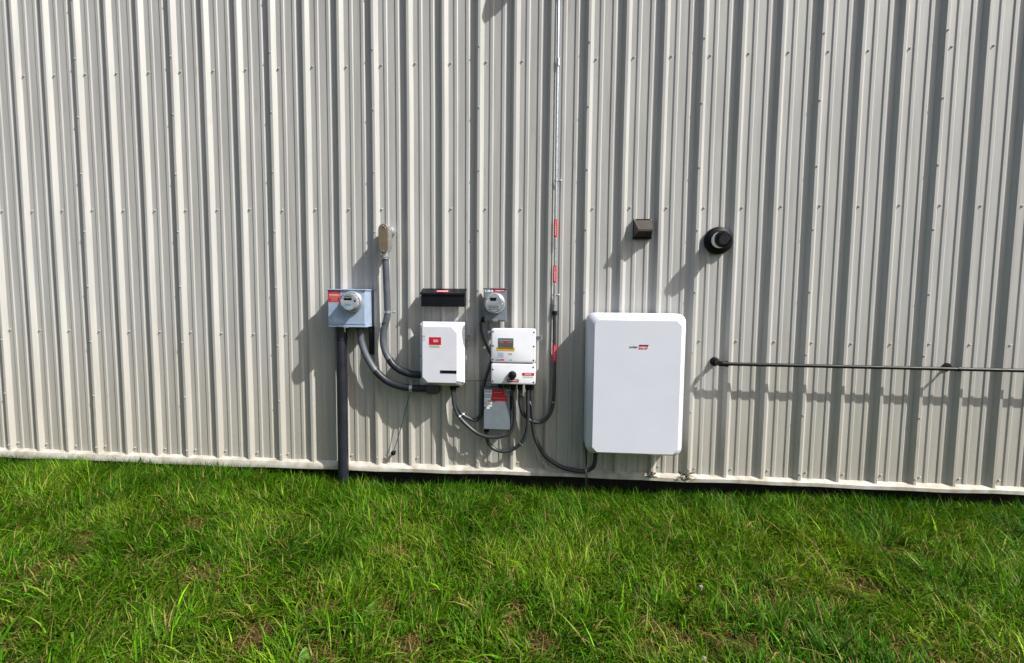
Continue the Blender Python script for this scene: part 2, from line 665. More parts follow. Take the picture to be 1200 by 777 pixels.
rs = random.Random(5)
for k in range(PAN0 * 3, PAN1 * 3):
    c = RIB0 + k * PITCH
    for z in (0.256, 1.362, 2.474, 3.69, 4.9):
        if rs.random() < 0.97:
            add_screw(c + 0.058 + rs.uniform(-.004, .004), z + rs.uniform(-.007, .007), 0.0005)
    if k % 3 == 0:
        for j in range(10):
            add_screw(c + rs.uniform(-.003, .003), 0.250 + 0.508 * j + rs.uniform(-.008, .008), 0.0338, 0.0052)
tag(obj('screw', sb, SCREWM, bld), kind='stuff')

# base trim: sloped rat-guard strip in lapped lengths
tx = [XL, -4.9, -1.86, 1.22, 4.3, XR]


def trim_bottom(x):
    return 0.128 + 0.024 * min(1, max(0, (x + 2.6) / 2.6))


for i in range(len(tx) - 1):
    b = bmesh.new()
    x0, x1 = tx[i], tx[i + 1] + (0.03 if i < len(tx) - 2 else 0)
    out = 0.0012 * (i % 2)
    n = 40
    rows = []
    for k in range(n + 1):
        x = x0 + (x1 - x0) * k / n
        zb = trim_bottom(x) + 0.003 * math.sin(x * 2.7 + i) + 0.0022 * math.sin(x * 9.1)
        w = 0.002 * math.sin(x * 6.3 + 1)
        prof = [(0.002, 0.205), (0.0395 + out + w, 0.186 + out), (0.052 + out + w, zb + 0.030), (0.050 + out + w, zb),
                (0.040 + out, zb - 0.002), (0.038, zb + 0.02), (0.001, 0.180)]
        rows.append([b.verts.new((x, -d, z)) for d, z in prof])
    for a, c in zip(rows[:-1], rows[1:]):
        for k in range(len(a) - 1):
            b.faces.new((a[k], c[k], c[k + 1], a[k + 1]))
    b.faces.new(rows[0])
    b.faces.new(list(reversed(rows[-1])))
    bmesh.ops.recalc_face_normals(b, faces=b.faces[:])
    obj('base_trim', b, TRIM, bld, smooth=35)

obj('skirt_board', box(XL, XR, -0.3, 0.178, -0.16, -0.10), SKIRT, bld)
obj('corner_trim', box(XL - 0.06, XL + 0.05, 0.15, 5.15, -0.05, 0.045, 0.004), TRIM, bld)
obj('corner_trim', box(XR - 0.05, XR + 0.06, 0.15, 5.15, -0.05, 0.045, 0.004), TRIM, bld)
obj('eave_trim', box(XL - 0.1, XR + 0.1, 5.10, 5.28, 0.045, 0.10, 0.004), TRIM, bld)
b = bmesh.new()
ry = [(-0.14, 5.30), (4.5, 6.6), (9.2, 5.30)]
for x in (XL - 0.12, XR + 0.12):
    for y, z in ry:
        b.verts.new((x, y, z))
    for y, z in ry:
        b.verts.new((x, y, z + 0.05))
b.verts.ensure_lookup_table()
v = b.verts
for i in range(2):
    b.faces.new((v[i], v[i + 1], v[i + 7], v[i + 6]))
    b.faces.new((v[i + 3], v[i + 9], v[i + 10], v[i + 4]))
    b.faces.new((v[i], v[i + 3], v[i + 4], v[i + 1]))
    b.faces.new((v[i + 6], v[i + 7], v[i + 10], v[i + 9]))
b.faces.new((v[0], v[6], v[9], v[3]))
b.faces.new((v[2], v[5], v[11], v[8]))
bmesh.ops.recalc_face_normals(b, faces=b.faces[:])
obj('roof', b, ROOFM, bld)
for x0, x1 in ((XL - 0.02, XL + 0.02), (XR - 0.02, XR + 0.02)):
    b = bmesh.new()
    pr = [(0.03, 0.1), (0.03, 5.25), (4.5, 6.5), (9.1, 5.25), (9.1, 0.1)]
    a = [b.verts.new((x0, y, z)) for y, z in pr]
    c = [b.verts.new((x1, y, z)) for y, z in pr]
    b.faces.new(a)
    b.faces.new(list(reversed(c)))
    for i in range(5):
        b.faces.new((a[i], c[i], c[(i + 1) % 5], a[(i + 1) % 5]))
    bmesh.ops.recalc_face_normals(b, faces=b.faces[:])
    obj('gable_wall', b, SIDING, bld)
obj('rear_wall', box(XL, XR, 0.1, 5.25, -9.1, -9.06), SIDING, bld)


# ------------------------------------------------------------------ meters
def socket_meter(root, cx, cz, d, r, face_mat):
    ring = obj('meter_ring', lathe(cx, cz, [(r * 1.18, d - 0.002), (r * 1.18, d + 0.018), (r * 1.12, d + 0.026),
                                           (r * 1.02, d + 0.030), (r * 0.98, d + 0.026)], 48), METERRING, root, smooth=40)
    body = obj('meter', lathe(cx, cz, [(r * 0.93, d + 0.02), (r * 0.93, d + 0.072), (r * 0.90, d + 0.080), (r * 0.86, d + 0.084)], 48),
               face_mat, root, smooth=35)
    obj('glass_cover', lathe(cx, cz, [(r * 0.975, d + 0.027), (r * 0.97, d + 0.092), (r * 0.95, d + 0.104), (r * 0.90, d + 0.112),
                                      (r * 0.80, d + 0.117), (r * 0.4, d + 0.1195), (r * 0.01, d + 0.120)], 48, cap0=False), GLASS, body, smooth=60)
    return body


# --- utility meter box on the left
DB = 0.18
mb = thing('meter_box', 'pale blue-grey utility meter box with round meter and red warning sticker', 'meter box', (-1.745, -0.10, 1.45))
obj('enclosure', box(-1.912, -1.580, 1.452, 1.762, 0.034, DB, 0.004), BLUEGREY, mb)
obj('cover_panel', box(-1.908, -1.587, 1.470, 1.757, DB - 0.002, DB + 0.004, 0.002), BLUEGREY, mb)
obj('top_lip', box(-1.922, -1.572, 1.759, 1.770, 0.034, DB + 0.014, 0.003), BLUEGREY, mb)
obj('bottom_lip', box(-1.915, -1.577, 1.445, 1.4535, 0.034, DB + 0.010, 0.002), BLUEGREY, mb)
mt = socket_meter(mb, -1.690, 1.664, DB + 0.004, 0.076, METERFACE)
plate('display', -1.728, -1.662, 1.676, 1.694, DB + 0.088, SCREEN, mt)
plate('name_plate', -1.722, -1.672, 1.628, 1.650, DB + 0.088, LBLUE, mt)
print_lines(-1.725, -1.665, 1.699, 1.712, DB + 0.0885, 2, LBLACK, mt, 1)
plate('meter_port', -1.642, -1.632, 1.662, 1.678, DB + 0.088, SCREEN, mt)
lb = plate('warning_label', -1.905, -1.799, 1.658, 1.754, DB + 0.004, RED, mb)
plate('label_border', -1.905, -1.799, 1.6555, 1.6575, DB + 0.004, LWHITE, lb, 0.001)
lettering('WARNING', -1.897, 1.711, DB + 0.0056, 0.017, LWHITE, lb, width=0.090, bold=0.015)
print_lines(-1.890, -1.818, 1.738, 1.748, DB + 0.0055, 1, LTAN, lb, 4)
plate('label_bar', -1.900, -1.804, 1.700, 1.7022, DB + 0.0053, LWHITE, lb, 0.0004)
print_lines(-1.882, -1.824, 1.668, 1.692, DB + 0.0055, 2, LTAN, lb, 3)
plate('small_sticker', -1.664, -1.624, 1.458, 1.468, DB, LGREY, mb)
plate('latch', -1.768, -1.730, 1.440, 1.452, DB + 0.004, ZINC, mb, 0.012)
obj('seal_tag', tube([(-1.757, 1.444, DB + 0.012), (-1.760, 1.425, DB + 0.016), (-1.757, 1.402, DB + 0.012)], 0.006, 8), GREENSEAL, mb)
obj('hub', rod((-1.830, 1.449, 0.105), (-1.830, 1.400, 0.105), 0.056, 24), RISER, mb, smooth=40)
obj('hub', rod((-1.660, 1.449, 0.105), (-1.660, 1.415, 0.105), 0.037, 24), FLEX, mb, smooth=40)
for z in (1.50, 1.52, 1.545):
    obj('side_knockout', rod((-1.5805, z, 0.150), (-1.577, z, 0.150), 0.004, 8), ZINC, mb)

t = thing('bracket', 'narrow black steel bracket under the right side of the pale meter box', 'bracket', (-1.585, 0, 1.19))
obj('channel', box(-1.604, -1.566, 1.195, 1.448, 0.0, 0.050, 0.003), BLACKMET, t)
for z in (1.23, 1.33, 1.41):
    obj('slot', box(-1.590, -1.580, z - 0.015, z + 0.015, 0.049, 0.0515), HOODDARK, t)

t = thing('riser_pipe', 'thick dark conduit riser from the pale meter box down into grass', 'pipe', (-1.832, -0.105, 0.0))
obj('pipe', rod((-1.830, 1.41, 0.105), (-1.834, -0.06, 0.105), 0.046, 28), RISER, t, smooth=40)
obj('coupling', rod((-1.830, 1.402, 0.105), (-1.830, 1.33, 0.105), 0.0515, 28), RISER, t, smooth=40)


def strap(parent, c, axis, r, wid=0.022, screw=True, m=GALV, side=1):
    """a band round a pipe with an ear screwed to the wall; c = (x, z, d)"""
    x, z, d = c
    ax = Vector((axis[0], 0, axis[1])).normalized()
    a = (x - ax.x * wid / 2, z - ax.z * wid / 2, d)
    e = (x + ax.x * wid / 2, z + ax.z * wid / 2, d)
    o = obj('strap', rod(a, e, r * 1.12, 20), m, parent, smooth=40)
    if screw:
        px, pz = -ax.z * side, ax.x * side
        q = (x + px * (r + 0.022), z + pz * (r + 0.022))
        obj('ear', rod((x + px * r * .9, z + pz * r * .9, d - r * .5), (q[0], q[1], d - r * .5), 0.007, 10), m, o)
        obj('bolt', lathe(q[0], q[1], [(0.011, d - r), (0.011, d - r * .2), (0.007, d), (0.007, d + 0.014)], 12), ZINC, o, smooth=40)
    return o


# --- conduit from meter box sweeping to the inverter
t = thing('curved_conduit', 'grey conduit sweeping from under the pale meter box to below the inverter', 'conduit', (-1.66, -0.105, 0.91))
pa = [(-1.660, 1.430, .105), (-1.657, 1.36, .105), (-1.640, 1.28, .108), (-1.595, 1.170, .11), (-1.512, 1.045, .11), (-1.404, .962, .11),
      (-1.297, .927, .11), (-1.183, .914, .11), (-1.00, .912, .11)]
obj('pipe', tube(pa, 0.0290, 22), PVC, t, smooth=60)
obj('sleeve', tube([(-1.525, 1.062, .11), (-1.47, 1.007, .11), (-1.404, .962, .11), (-1.297, .927, .11), (-1.183, .914, .11), (-1.02, .912, .11)], 0.0318, 22), RISER, t, smooth=60)
strap(t, (-1.205, .916, .11), (1, -.05), 0.032, 0.026, side=1)
obj('elbow_box', box(-1.065, -0.965, 0.872, 0.944, 0.035, 0.150, 0.008), FLEX, t)

# --- conduit from the wall fitting down to the inverter
t = thing('wall_conduit', 'grey conduit dropping from the tan-plated wall fitting into the inverter side', 'conduit', (-1.43, -0.09, 1.03))
pb = [(-1.432, 2.05, .095), (-1.428, 1.95, .093), (-1.425, 1.80, .09), (-1.421, 1.62, .088), (-1.425, 1.53, .088), (-1.450, 1.431, .09), (-1.461, 1.318, .092),
      (-1.431, 1.206, .095), (-1.371, 1.117, .10), (-1.287, 1.062, .105), (-1.203, 1.038, .11), (-1.10, 1.034, .11)]
obj('pipe', tube(pb, 0.0290, 22), PVC, t, smooth=60)
obj('sleeve', tube([(-1.405, 1.163, .0975), (-1.371, 1.117, .10), (-1.330, 1.086, .1025), (-1.287, 1.062, .105), (-1.203, 1.038, .11), (-1.11, 1.034, .11)], 0.0318, 22), RISER, t, smooth=60)
strap(t, (-1.420, 1.575, .088), (0, -1), 0.030, 0.022, side=1)
strap(t, (-1.442, 1.478, .0885), (0.2, -1), 0.0295, 0.014, screw=False, m=FLEX)

lbx = thing('conduit_body', 'grey cast wall fitting with long tan cover plate above the pipe', 'conduit fitting', (-1.430, 0, 2.06))


def pill(cx, z0, z1, w, n=8):
    r = w / 2
    pts = []
    for i in range(n + 1):
        a = math.pi * i / n
        pts.append((cx + r * math.cos(a), z1 - r + r * math.sin(a)))
    pts += [(cx - r, z0 + r), (cx - r * .45, z0), (cx + r * .45, z0), (cx + r, z0 + r)]
    return pts


obj('body', loft([(pill(-1.428, 2.085, 2.322, 0.080), 0.05), (pill(-1.430, 2.078, 2.326, 0.090), 0.075), (pill(-1.430, 2.078, 2.326, 0.090), 0.140)]), ZINC, lbx, smooth=30)
cv = obj('cover_plate', loft([(pill(-1.430, 2.080, 2.324, 0.086), 0.1395), (pill(-1.430, 2.080, 2.324, 0.086), 0.146), (pill(-1.430, 2.084, 2.320, 0.078), 0.149)]), BROWNPLATE, lbx)
for z in (2.308, 2.095):
    obj('screw', lathe(-1.430, z, [(0.006, 0.1485), (0.006, 0.152), (0.003, 0.153)], 10), GALV, cv)
obj('raised_rim', tube([(-1.452, 2.285, .149), (-1.444, 2.297, .150), (-1.430, 2.302, .150), (-1.416, 2.297, .150), (-1.408, 2.285, .149)], 0.003, 8), GALV, cv)
obj('wall_hub', lathe(-1.418, 2.277, [(0.046, 0.0), (0.046, 0.030), (0.036, 0.034), (0.036, 0.075)], 24), ZINC, lbx, smooth=40)
obj('hub_locknut', rod((-1.432, 2.084, .098), (-1.432, 2.030, .096), 0.0375, 20), GALV, lbx, smooth=40)
obj('hub_nut', rod((-1.432, 2.062, .097), (-1.432, 2.046, .096), 0.043, 8), ZINC, lbx)

# ------------------------------------------------------------------ black document box
t = thing('document_box', 'black metal holder with sloping lid above the white inverter', 'holder box', (-0.924, 0, 1.625))
x0, x1 = -1.113, -0.737
b = bmesh.new()
pr = [(0.034, 1.628), (0.034, 1.775), (0.118, 1.737), (0.118, 1.628)]
A = [b.verts.new((x0, -d, z)) for d, z in pr]
B = [b.verts.new((x1, -d, z)) for d, z in pr]
b.faces.new(A)
b.faces.new(list(reversed(B)))
for i in range(4):
    b.faces.new((A[i], B[i], B[(i + 1) % 4], A[(i + 1) % 4]))
bmesh.ops.recalc_face_normals(b, faces=b.faces[:])
bmesh.ops.bevel(b, geom=b.edges[:], offset=0.003, segments=2, affect='EDGES')
obj('body', b, BLACKMET, t)
b = bmesh.new()
pr = [(0.034, 1.777), (0.034, 1.7835), (0.126, 1.743), (0.126, 1.728), (0.1215, 1.728), (0.1215, 1.740)]
A = [b.verts.new((x0 - 0.007, -d, z)) for d, z in pr]
B = [b.verts.new((x1 + 0.007, -d, z)) for d, z in pr]
b.faces.new(A)
b.faces.new(list(reversed(B)))
for i in range(6):
    b.faces.new((A[i], B[i], B[(i + 1) % 6], A[(i + 1) % 6]))
bmesh.ops.recalc_face_normals(b, faces=b.faces[:])
lid = obj('lid', b, BLACKMET, t)


def lid_pt(x, s, off=0.0012):
    d = 0.034 + (0.126 - 0.034) * s
    z = 1.7835 - 0.0405 * s
    n = Vector((0, -0.0405, 0.092)).normalized()
    return Vector((x, -d, z)) + Vector((0, n.y, n.z)) * off


b = bmesh.new()
b.faces.new([b.verts.new(lid_pt(x, s)) for x, s in ((-0.985, .80), (-0.880, .80), (-0.880, .42), (-0.985, .42))])
st = obj('red_sticker', b, RED, lid)
b = bmesh.new()
for k in range(8):
    xx = -0.978 + k * 0.012
    b.faces.new([b.verts.new(lid_pt(x, s, 0.0018)) for x, s in ((xx, .68), (xx + .008, .68), (xx + .008, .54), (xx, .54))])
tag(obj('fine_print', b, LWHITE, lid), kind='stuff')
obj('hinge_wire', rod((-0.729, 1.780, 0.05), (-0.729, 1.63, 0.05), 0.002, 6), GALV, t)

# ------------------------------------------------------------------ inverter
t = thing('inverter', 'white wall inverter with red label and black display strip', 'inverter', (-0.932, 0, 0.94))


def oct8(x0, x1, z0, z1, c):
    return [(x1, z1 - c[0]), (x1 - c[0], z1), (x0 + c[1], z1), (x0, z1 - c[1]), (x0, z0 + c[2]), (x0 + c[2], z0), (x1 - c[3], z0), (x1, z0 + c[3])]


ring = [(oct8(-1.120, -0.748, 0.955, 1.490, (.012, .02, .012, .03)), 0.045),
        (oct8(-1.126, -0.734, 0.946, 1.498, (.006, .025, .01, .028)), 0.100),
        (oct8(-1.126, -0.734, 0.946, 1.498, (.006, .025, .01, .028)), 0.112),
        (oct8(-1.120, -0.740, 0.951, 1.493, (.006, .025, .01, .028)), 0.116),
        (oct8(-1.083, -0.783, 0.984, 1.462, (.050, .012, .045, .020)), 0.199),
        (oct8(-1.080, -0.786, 0.987, 1.459, (.050, .012, .045, .020)), 0.201)]
obj('housing', loft(ring), WHITE, t)
for x, z in ((-1.112, 1.462), (-0.762, 1.476), (-0.752, 1.215), (-1.116, 1.20), (-0.748, 0.975), (-1.108, 0.966)):
    obj('bolt', lathe(x, z, [(0.0065, 0.11), (0.0065, 0.128), (0.003, 0.1285)], 10), BLACK, t)
lb = plate('red_label', -1.023, -0.920, 1.306, 1.372, 0.201, RED, t)
plate('label_icon', -1.014, -1.002, 1.328, 1.352, 0.2022, DARKRED, lb, 0.0006)
print_lines(-0.985, -0.944, 1.330, 1.352, 0.2026, 3, LWHITE, lb, 8)
print_lines(-0.995, -0.935, 1.312, 1.318, 0.2026, 1, LBLACK, lb, 8)
lb = plate('paper_label', -1.022, -0.925, 1.284, 1.305, 0.201, LWHITE, t, 0.0009)
print_lines(-1.018, -0.930, 1.286, 1.303, 0.2023, 3, LTAN, lb, 9)
lb = plate('grey_sticker', -1.080, -1.056, 1.345, 1.386, 0.201, LGREY, t)
plate('sticker_mark', -1.077, -1.060, 1.352, 1.364, 0.2022, LWHITE, lb, 0.0005)
plate('display_strip', -0.929, -0.788, 1.066, 1.092, 0.201, SCREEN, t, 0.0015)
obj('cable_gland', rod((-0.845, 0.950, 0.085), (-0.845, 0.918, 0.085), 0.024, 14), BLACK, t, smooth=40)
obj('cable_gland', rod((-0.810, 0.950, 0.075), (-0.810, 0.925, 0.075), 0.020, 14), BLACK, t, smooth=40)


# ------------------------------------------------------------------ strut rails
def strut(name, label, x0, x1, zc, d0, group=None):
    t = thing(name, label, 'strut rail', ((x0 + x1) / 2, -d0, zc - 0.02), group)
    b = bmesh.new()
    pr = [(-0.0205, 0.0), (0.0205, 0.0), (0.0205, 0.041), (0.011, 0.041), (0.011, 0.034), (0.0135, 0.034), (0.0135, 0.038), (0.018, 0.038),
          (0.018, 0.0025), (-0.018, 0.0025), (-0.018, 0.038), (-0.0135, 0.038), (-0.0135, 0.034), (-0.011, 0.034), (-0.011, 0.041), (-0.0205, 0.041)]
    A = [b.verts.new((x0, -d0 - d, zc + z)) for z, d in pr]
    B = [b.verts.new((x1, -d0 - d, zc + z)) for z, d in pr]
    n = len(pr)
    for i in range(n):
        b.faces.new((A[i], B[i], B[(i + 1) % n], A[(i + 1) % n]))
    bmesh.ops.recalc_face_normals(b, faces=b.faces[:])
    obj('channel', b, GALV, t)
    for x in (x0 + 0.05, x1 - 0.016):
        obj('bolt', lathe(x, zc, [(0.010, d0 + .003), (0.010, d0 + .009), (0.006, d0 + .010), (0.006, d0 + .019)], 6), ZINC, t)
        obj('standoff', lathe(x - 0.02, zc, [(0.012, 0.0), (0.012, d0 + .002)], 10), ZINC, t)


strut('strut_rail', 'galvanised strut rail poking out right of the white inverter', -1.09, -0.676, 1.374, 0.066)
strut('strut_rail', 'galvanised strut rail poking out right of the upper white box', -0.48, -0.068, 1.371, 0.100)

# ------------------------------------------------------------------ second meter
D2 = 0.13
t = thing('small_meter_box', 'narrow grey meter box with round glass meter above the white boxes', 'meter box', (-0.474, 0, 1.505))
obj('enclosure', box(-0.566, -0.380, 1.507, 1.783, 0.034, D2, 0.004), GREY_STEEL, t)
obj('top_lip', box(-0.575, -0.374, 1.781, 1.789, 0.034, D2 + 0.008, 0.002), GREY_STEEL, t)
obj('cover_panel', box(-0.560, -0.386, 1.520, 1.779, D2 - 0.002, D2 + 0.003, 0.0015), LIGHT_STEEL, t)
mt = socket_meter(t, -0.474, 1.664, D2 + 0.003, 0.074, METERFACE)
plate('display', -0.502, -0.452, 1.682, 1.708, D2 + 0.0875, SCREEN, mt)
plate('name_plate', -0.525, -0.425, 1.650, 1.668, D2 + 0.0875, LGREY, mt)
print_lines(-0.515, -0.435, 1.610, 1.645, D2 + 0.0878, 3, LBLACK, mt, 12)
lb = plate('white_label', -0.560, -0.492, 1.757, 1.777, D2 + 0.003, LWHITE, t)
plate('label_icon', -0.512, -0.506, 1.760, 1.776, D2 + 0.0042, LBLACK, lb, 0.0004)
plate('label_icon', -0.552, -0.532, 1.762, 1.772, D2 + 0.0042, LBLUE, lb, 0.0004)
lb = plate('red_label', -0.486, -0.392, 1.757, 1.778, D2 + 0.003, RED, t)
print_lines(-0.470, -0.400, 1.762, 1.773, D2 + 0.0045, 1, LWHITE, lb, 13)
plate('hasp', -0.492, -0.452, 1.509, 1.524, D2 + 0.002, ZINC, t, 0.006, 0.006)
obj('side_hub', rod((-0.565, 1.520, .075), (-0.592, 1.520, .075), 0.024, 14), BLACK, t, smooth=40)
obj('nipple', rod((-0.530, 1.508, .085), (-0.530, 1.40, .085), 0.013, 14), PVC, t, smooth=40)
obj('coupling', rod((-0.530, 1.425, .085), (-0.530, 1.392, .085), 0.019, 14), LIGHT_STEEL, t, smooth=40)

# ------------------------------------------------------------------ two white boxes
DW = 0.185


def soft_box(x0, x1, z0, z1, d0, d1, r):
    return loft([(rrect(x0 + .004, x1 - .004, z0 + .004, z1 - .004, r), d0), (rrect(x0, x1, z0, z1, r), d0 + 0.004),
                 (rrect(x0, x1, z0, z1, r), d1 - 0.028), (rrect(x0 - .001, x1 + .001, z0 - .001, z1 + .001, r), d1 - 0.027),
                 (rrect(x0 - .001, x1 + .001, z0 - .001, z1 + .001, r), d1 - 0.006), (rrect(x0 + .001, x1 - .001, z0 + .001, z1 - .001, r), d1 - 0.0025),
                 (rrect(x0 + .006, x1 - .006, z0 + .006, z1 - .006, r), d1)])


t = thing('control_box', 'upper white box with grey window, yellow sticker and printed labels', 'electrical box', (-0.312, 0, 1.165))
obj('housing', soft_box(-0.497, -0.126, 1.166, 1.450, 0.078, DW, 0.018), WHITE2, t, smooth=35)
for x in (-0.482, -0.140):
    for z in (1.425, 1.306, 1.190):
        obj('screw', lathe(x, z, [(0.007, DW - 0.001), (0.007, DW + 0.001), (0.004, DW + 0.0012)], 10), BLACK, t)
w = plate('window', -0.436, -0.310, 1.297, 1.372, DW, PANELGREY, t, 0.003)
plate('red_mark', -0.384, -0.358, 1.324, 1.348, DW + 0.003, RED, w, 0.0008, 0.009)
plate('grey_strip', -0.431, -0.315, 1.353, 1.358, DW + 0.003, LGREY, w, 0.0006)
print_lines(-0.428, -0.392, 1.336, 1.343, DW + 0.0031, 1, LGREY, w, 14)
print_lines(-0.352, -0.318, 1.336, 1.343, DW + 0.0031, 1, LGREY, w, 15)
lb = plate('yellow_sticker', -0.452, -0.300, 1.265, 1.295, DW, LYELLOW, t)
plate('lime_edge', -0.450, -0.432, 1.267, 1.277, DW + 0.0012, LLIME, lb, 0.0005)
plate('lime_edge', -0.318, -0.302, 1.267, 1.277, DW + 0.0012, LLIME, lb, 0.0005)
print_lines(-0.445, -0.308, 1.281, 1.293, DW + 0.0014, 2, LBLACK, lb, 16)
print_lines(-0.440, -0.392, 1.208, 1.252, DW + 0.0004, 4, LBLUE, t, 17)
plate('tan_print', -0.352, -0.322, 1.232, 1.246, DW, LTAN, t, 0.0006)
plate('blue_print', -0.345, -0.318, 1.184, 1.194, DW, LBLUE, t, 0.0006)
lettering('solar', -0.458, 1.183, DW + 0.0008, 0.012, LBLACK, t, width=0.036, bold=0.02)
plate('red_print', -0.421, -0.388, 1.183, 1.195, DW, RED, t, 0.0006)

t = thing('switch_box', 'lower white switch box with black rotary knob and red stickers', 'switch box', (-0.310, 0, 0.98))
obj('housing', soft_box(-0.496, -0.124, 0.984, 1.156, 0.078, DW, 0.016), WHITE2, t, smooth=35)
for x, z in ((-0.482, 1.105), (-0.482, 1.006), (-0.142, 1.132), (-0.138, 1.004)):
    obj('screw', lathe(x, z, [(0.007, DW - 0.001), (0.007, DW + 0.001), (0.004, DW + 0.0012)], 10), BLACK, t)
kn = obj('knob', lathe(-0.316, 1.063, [(0.034, DW - 0.001), (0.034, DW + 0.018), (0.031, DW + 0.022), (0.024, DW + 0.024), (0.022, DW + 0.052), (0.019, DW + 0.056)], 28), BLACK, t, smooth=40)
obj('knob_grip', box(-0.322, -0.310, 1.030, 1.096, DW + 0.02, DW + 0.062, 0.003), BLACK, kn)
lb = plate('red_label', -0.362, -0.262, 1.002, 1.027, DW, DARKRED, t, 0.0012, 0.005)
print_lines(-0.352, -0.272, 1.009, 1.020, DW + 0.0014, 1, LWHITE, lb, 19)
lb = plate('red_sticker', -0.234, -0.134, 1.060, 1.084, DW, RED, t, 0.0012, 0.004)
print_lines(-0.212, -0.156, 1.064, 1.080, DW + 0.0014, 2, LWHITE, lb, 20)
print_lines(-0.228, -0.142, 1.040, 1.054, DW + 0.0004, 2, LGREY, t, 21)
for x, d, r in ((-0.420, .145, .020), (-0.365, .15, .022), (-0.312, .14, .024), (-0.254, .12, .022), (-0.190, .12, .022), (-0.160, .10, .019)):
    obj('cable_gland', rod((x, 0.988, d), (x, 0.945, d), r, 14), BLACK, t, smooth=40)
    obj('gland_nut', rod((x, 0.972, d), (x, 0.958, d), r * 1.2, 6), BLACK, t)

# ------------------------------------------------------------------ disconnect box
DE = 0.112
t = thing('disconnect_box', 'grey steel disconnect box with red label below the white switch box', 'electrical box', (-0.454, 0, 0.575))
obj('enclosure', box(-0.563, -0.344, 0.578, 0.922, 0.034, DE - 0.004, 0.004), GREY_STEEL, t)
obj('door', box(-0.566, -0.341, 0.574, 0.922, DE - 0.006, DE + 0.002, 0.002), LIGHT_STEEL, t)
obj('top_cap', box(-0.570, -0.338, 0.922, 0.934, 0.034, DE + 0.004, 0.003), GREY_STEEL, t)
obj('handle', box(-0.339, -0.328, 0.74, 0.86, 0.05, 0.10, 0.003), BLACK, t)
lb = plate('maker_label', -0.562, -0.497, 0.772, 0.918, DE + 0.002, LWHITE, t)
lettering('EATON', -0.556, 0.894, DE + 0.0036, 0.016, LBLACK, lb, width=0.053, bold=0.02)
plate('blue_band', -0.560, -0.499, 0.848, 0.880, DE + 0.0032, LBLUE, lb, 0.0004)
print_lines(-0.556, -0.502, 0.852, 0.876, DE + 0.0037, 3, LWHITE, lb, 31)
plate('tan_band', -0.535, -0.499, 0.814, 0.828, DE + 0.0032, LTAN, lb, 0.0004)
plate('tan_band', -0.532, -0.499, 0.786, 0.798, DE + 0.0032, LTAN, lb, 0.0004)
print_lines(-0.558, -0.538, 0.780, 0.836, DE + 0.0034, 5, LBLUE, lb, 32)
plate('torn_sticker', -0.545, -0.515, 0.752, 0.768, DE + 0.002, LWHITE, t, 0.001, 0.004)
lb = plate('red_label', -0.496, -0.388, 0.874, 0.921, DE + 0.002, RED, t)
print_lines(-0.476, -0.412, 0.892, 0.902, DE + 0.0036, 1, LTAN, lb, 33)
lb = plate('wide_red_label', -0.504, -0.366, 0.822, 0.873, DE + 0.002, RED, t)
print_lines(-0.488, -0.384, 0.842, 0.852, DE + 0.0036, 1, LTAN, lb, 34)
obj('gland', rod((-0.548, 0.58, .075), (-0.548, 0.55, .075), 0.021, 14), BLACK, t, smooth=40)


# ------------------------------------------------------------------ flexible conduits
def cable(name, label, pts, r, m=FLEX, clips=(), cat='cable', ends=(True, True)):
    t = thing(name, label, cat, (pts[0][0], -pts[0][2], min(p[1] for p in pts)))
    obj('jacket', tube(pts, r, 16, per=12), m, t, smooth=70)
    for k, e in enumerate(ends):
        if e:
            p, q = (pts[0], pts[1]) if k == 0 else (pts[-1], pts[-2])
            v = (Vector(q) - Vector(p)).normalized() * 0.035
            obj('connector', rod(p, tuple(Vector(p) + v), r * 1.35, 14), BLACK, t, smooth=40)
    for c in clips:
        st_ = strap(t, c[0], c[1], r * 0.96, 0.009, screw=False, m=GALV)
        (bx_, bz_, bd_), sg = c[0], (c[2] if len(c) > 2 else 1)
        al = Vector((c[1][0], c[1][1])).normalized()
        obj('screw', lathe(bx_ - al.y * sg * (r + .007), bz_ + al.x * sg * (r + .007), [(0.0045, bd_ - r), (0.0045, bd_ - r * .4), (0.003, bd_ - r * .2)], 8), ZINC, st_)
    return t


cable('flexible_conduit', 'short dark conduit loop from inverter up left side of the grey disconnect box',
      [(-0.838, .940, .08), (-0.826, .84, .08), (-0.810, .77, .078), (-0.767, .692, .072), (-0.700, .648, .066), (-0.645, .638, .064), (-0.598, .690, .062), (-0.586, .78, .060), (-0.584, .90, .058), (-0.565, 1.0, .056), (-0.53, 1.10, .058), (-0.50, 1.20, .060)],
      0.0165, clips=[((-0.757, .685, .072), (1, -.8), 1)], ends=(True, False))
cable('flexible_conduit', 'long dark conduit loop from inverter passing just below the grey disconnect box',
      [(-0.846, .940, .09), (-0.838, .84, .095), (-0.822, .745, .098), (-0.772, .655, .10), (-0.661, .556, .105), (-0.580, .515, .11), (-0.500, .503, .11), (-0.415, .512, .11), (-0.345, .545, .11), (-0.306, .62, .112), (-0.299, .75, .12), (-0.312, .965, .14)],
      0.0160, clips=[((-0.783, .672, .10), (1, -1.2), 1)])
cable('flexible_conduit', 'lowest dark conduit loop hanging under the grey disconnect box',
      [(-0.548, .575, .075), (-0.546, .51, .075), (-0.530, .440, .075), (-0.485, .392, .075), (-0.430, .372, .075), (-0.370, .372, .075), (-0.310, .395, .078), (-0.240, .457, .085), (-0.197, .555, .095), (-0.187, .68, .105), (-0.190, .965, .12)],
      0.0165, clips=[((-0.247, .450, .085), (1, .85), -1)])
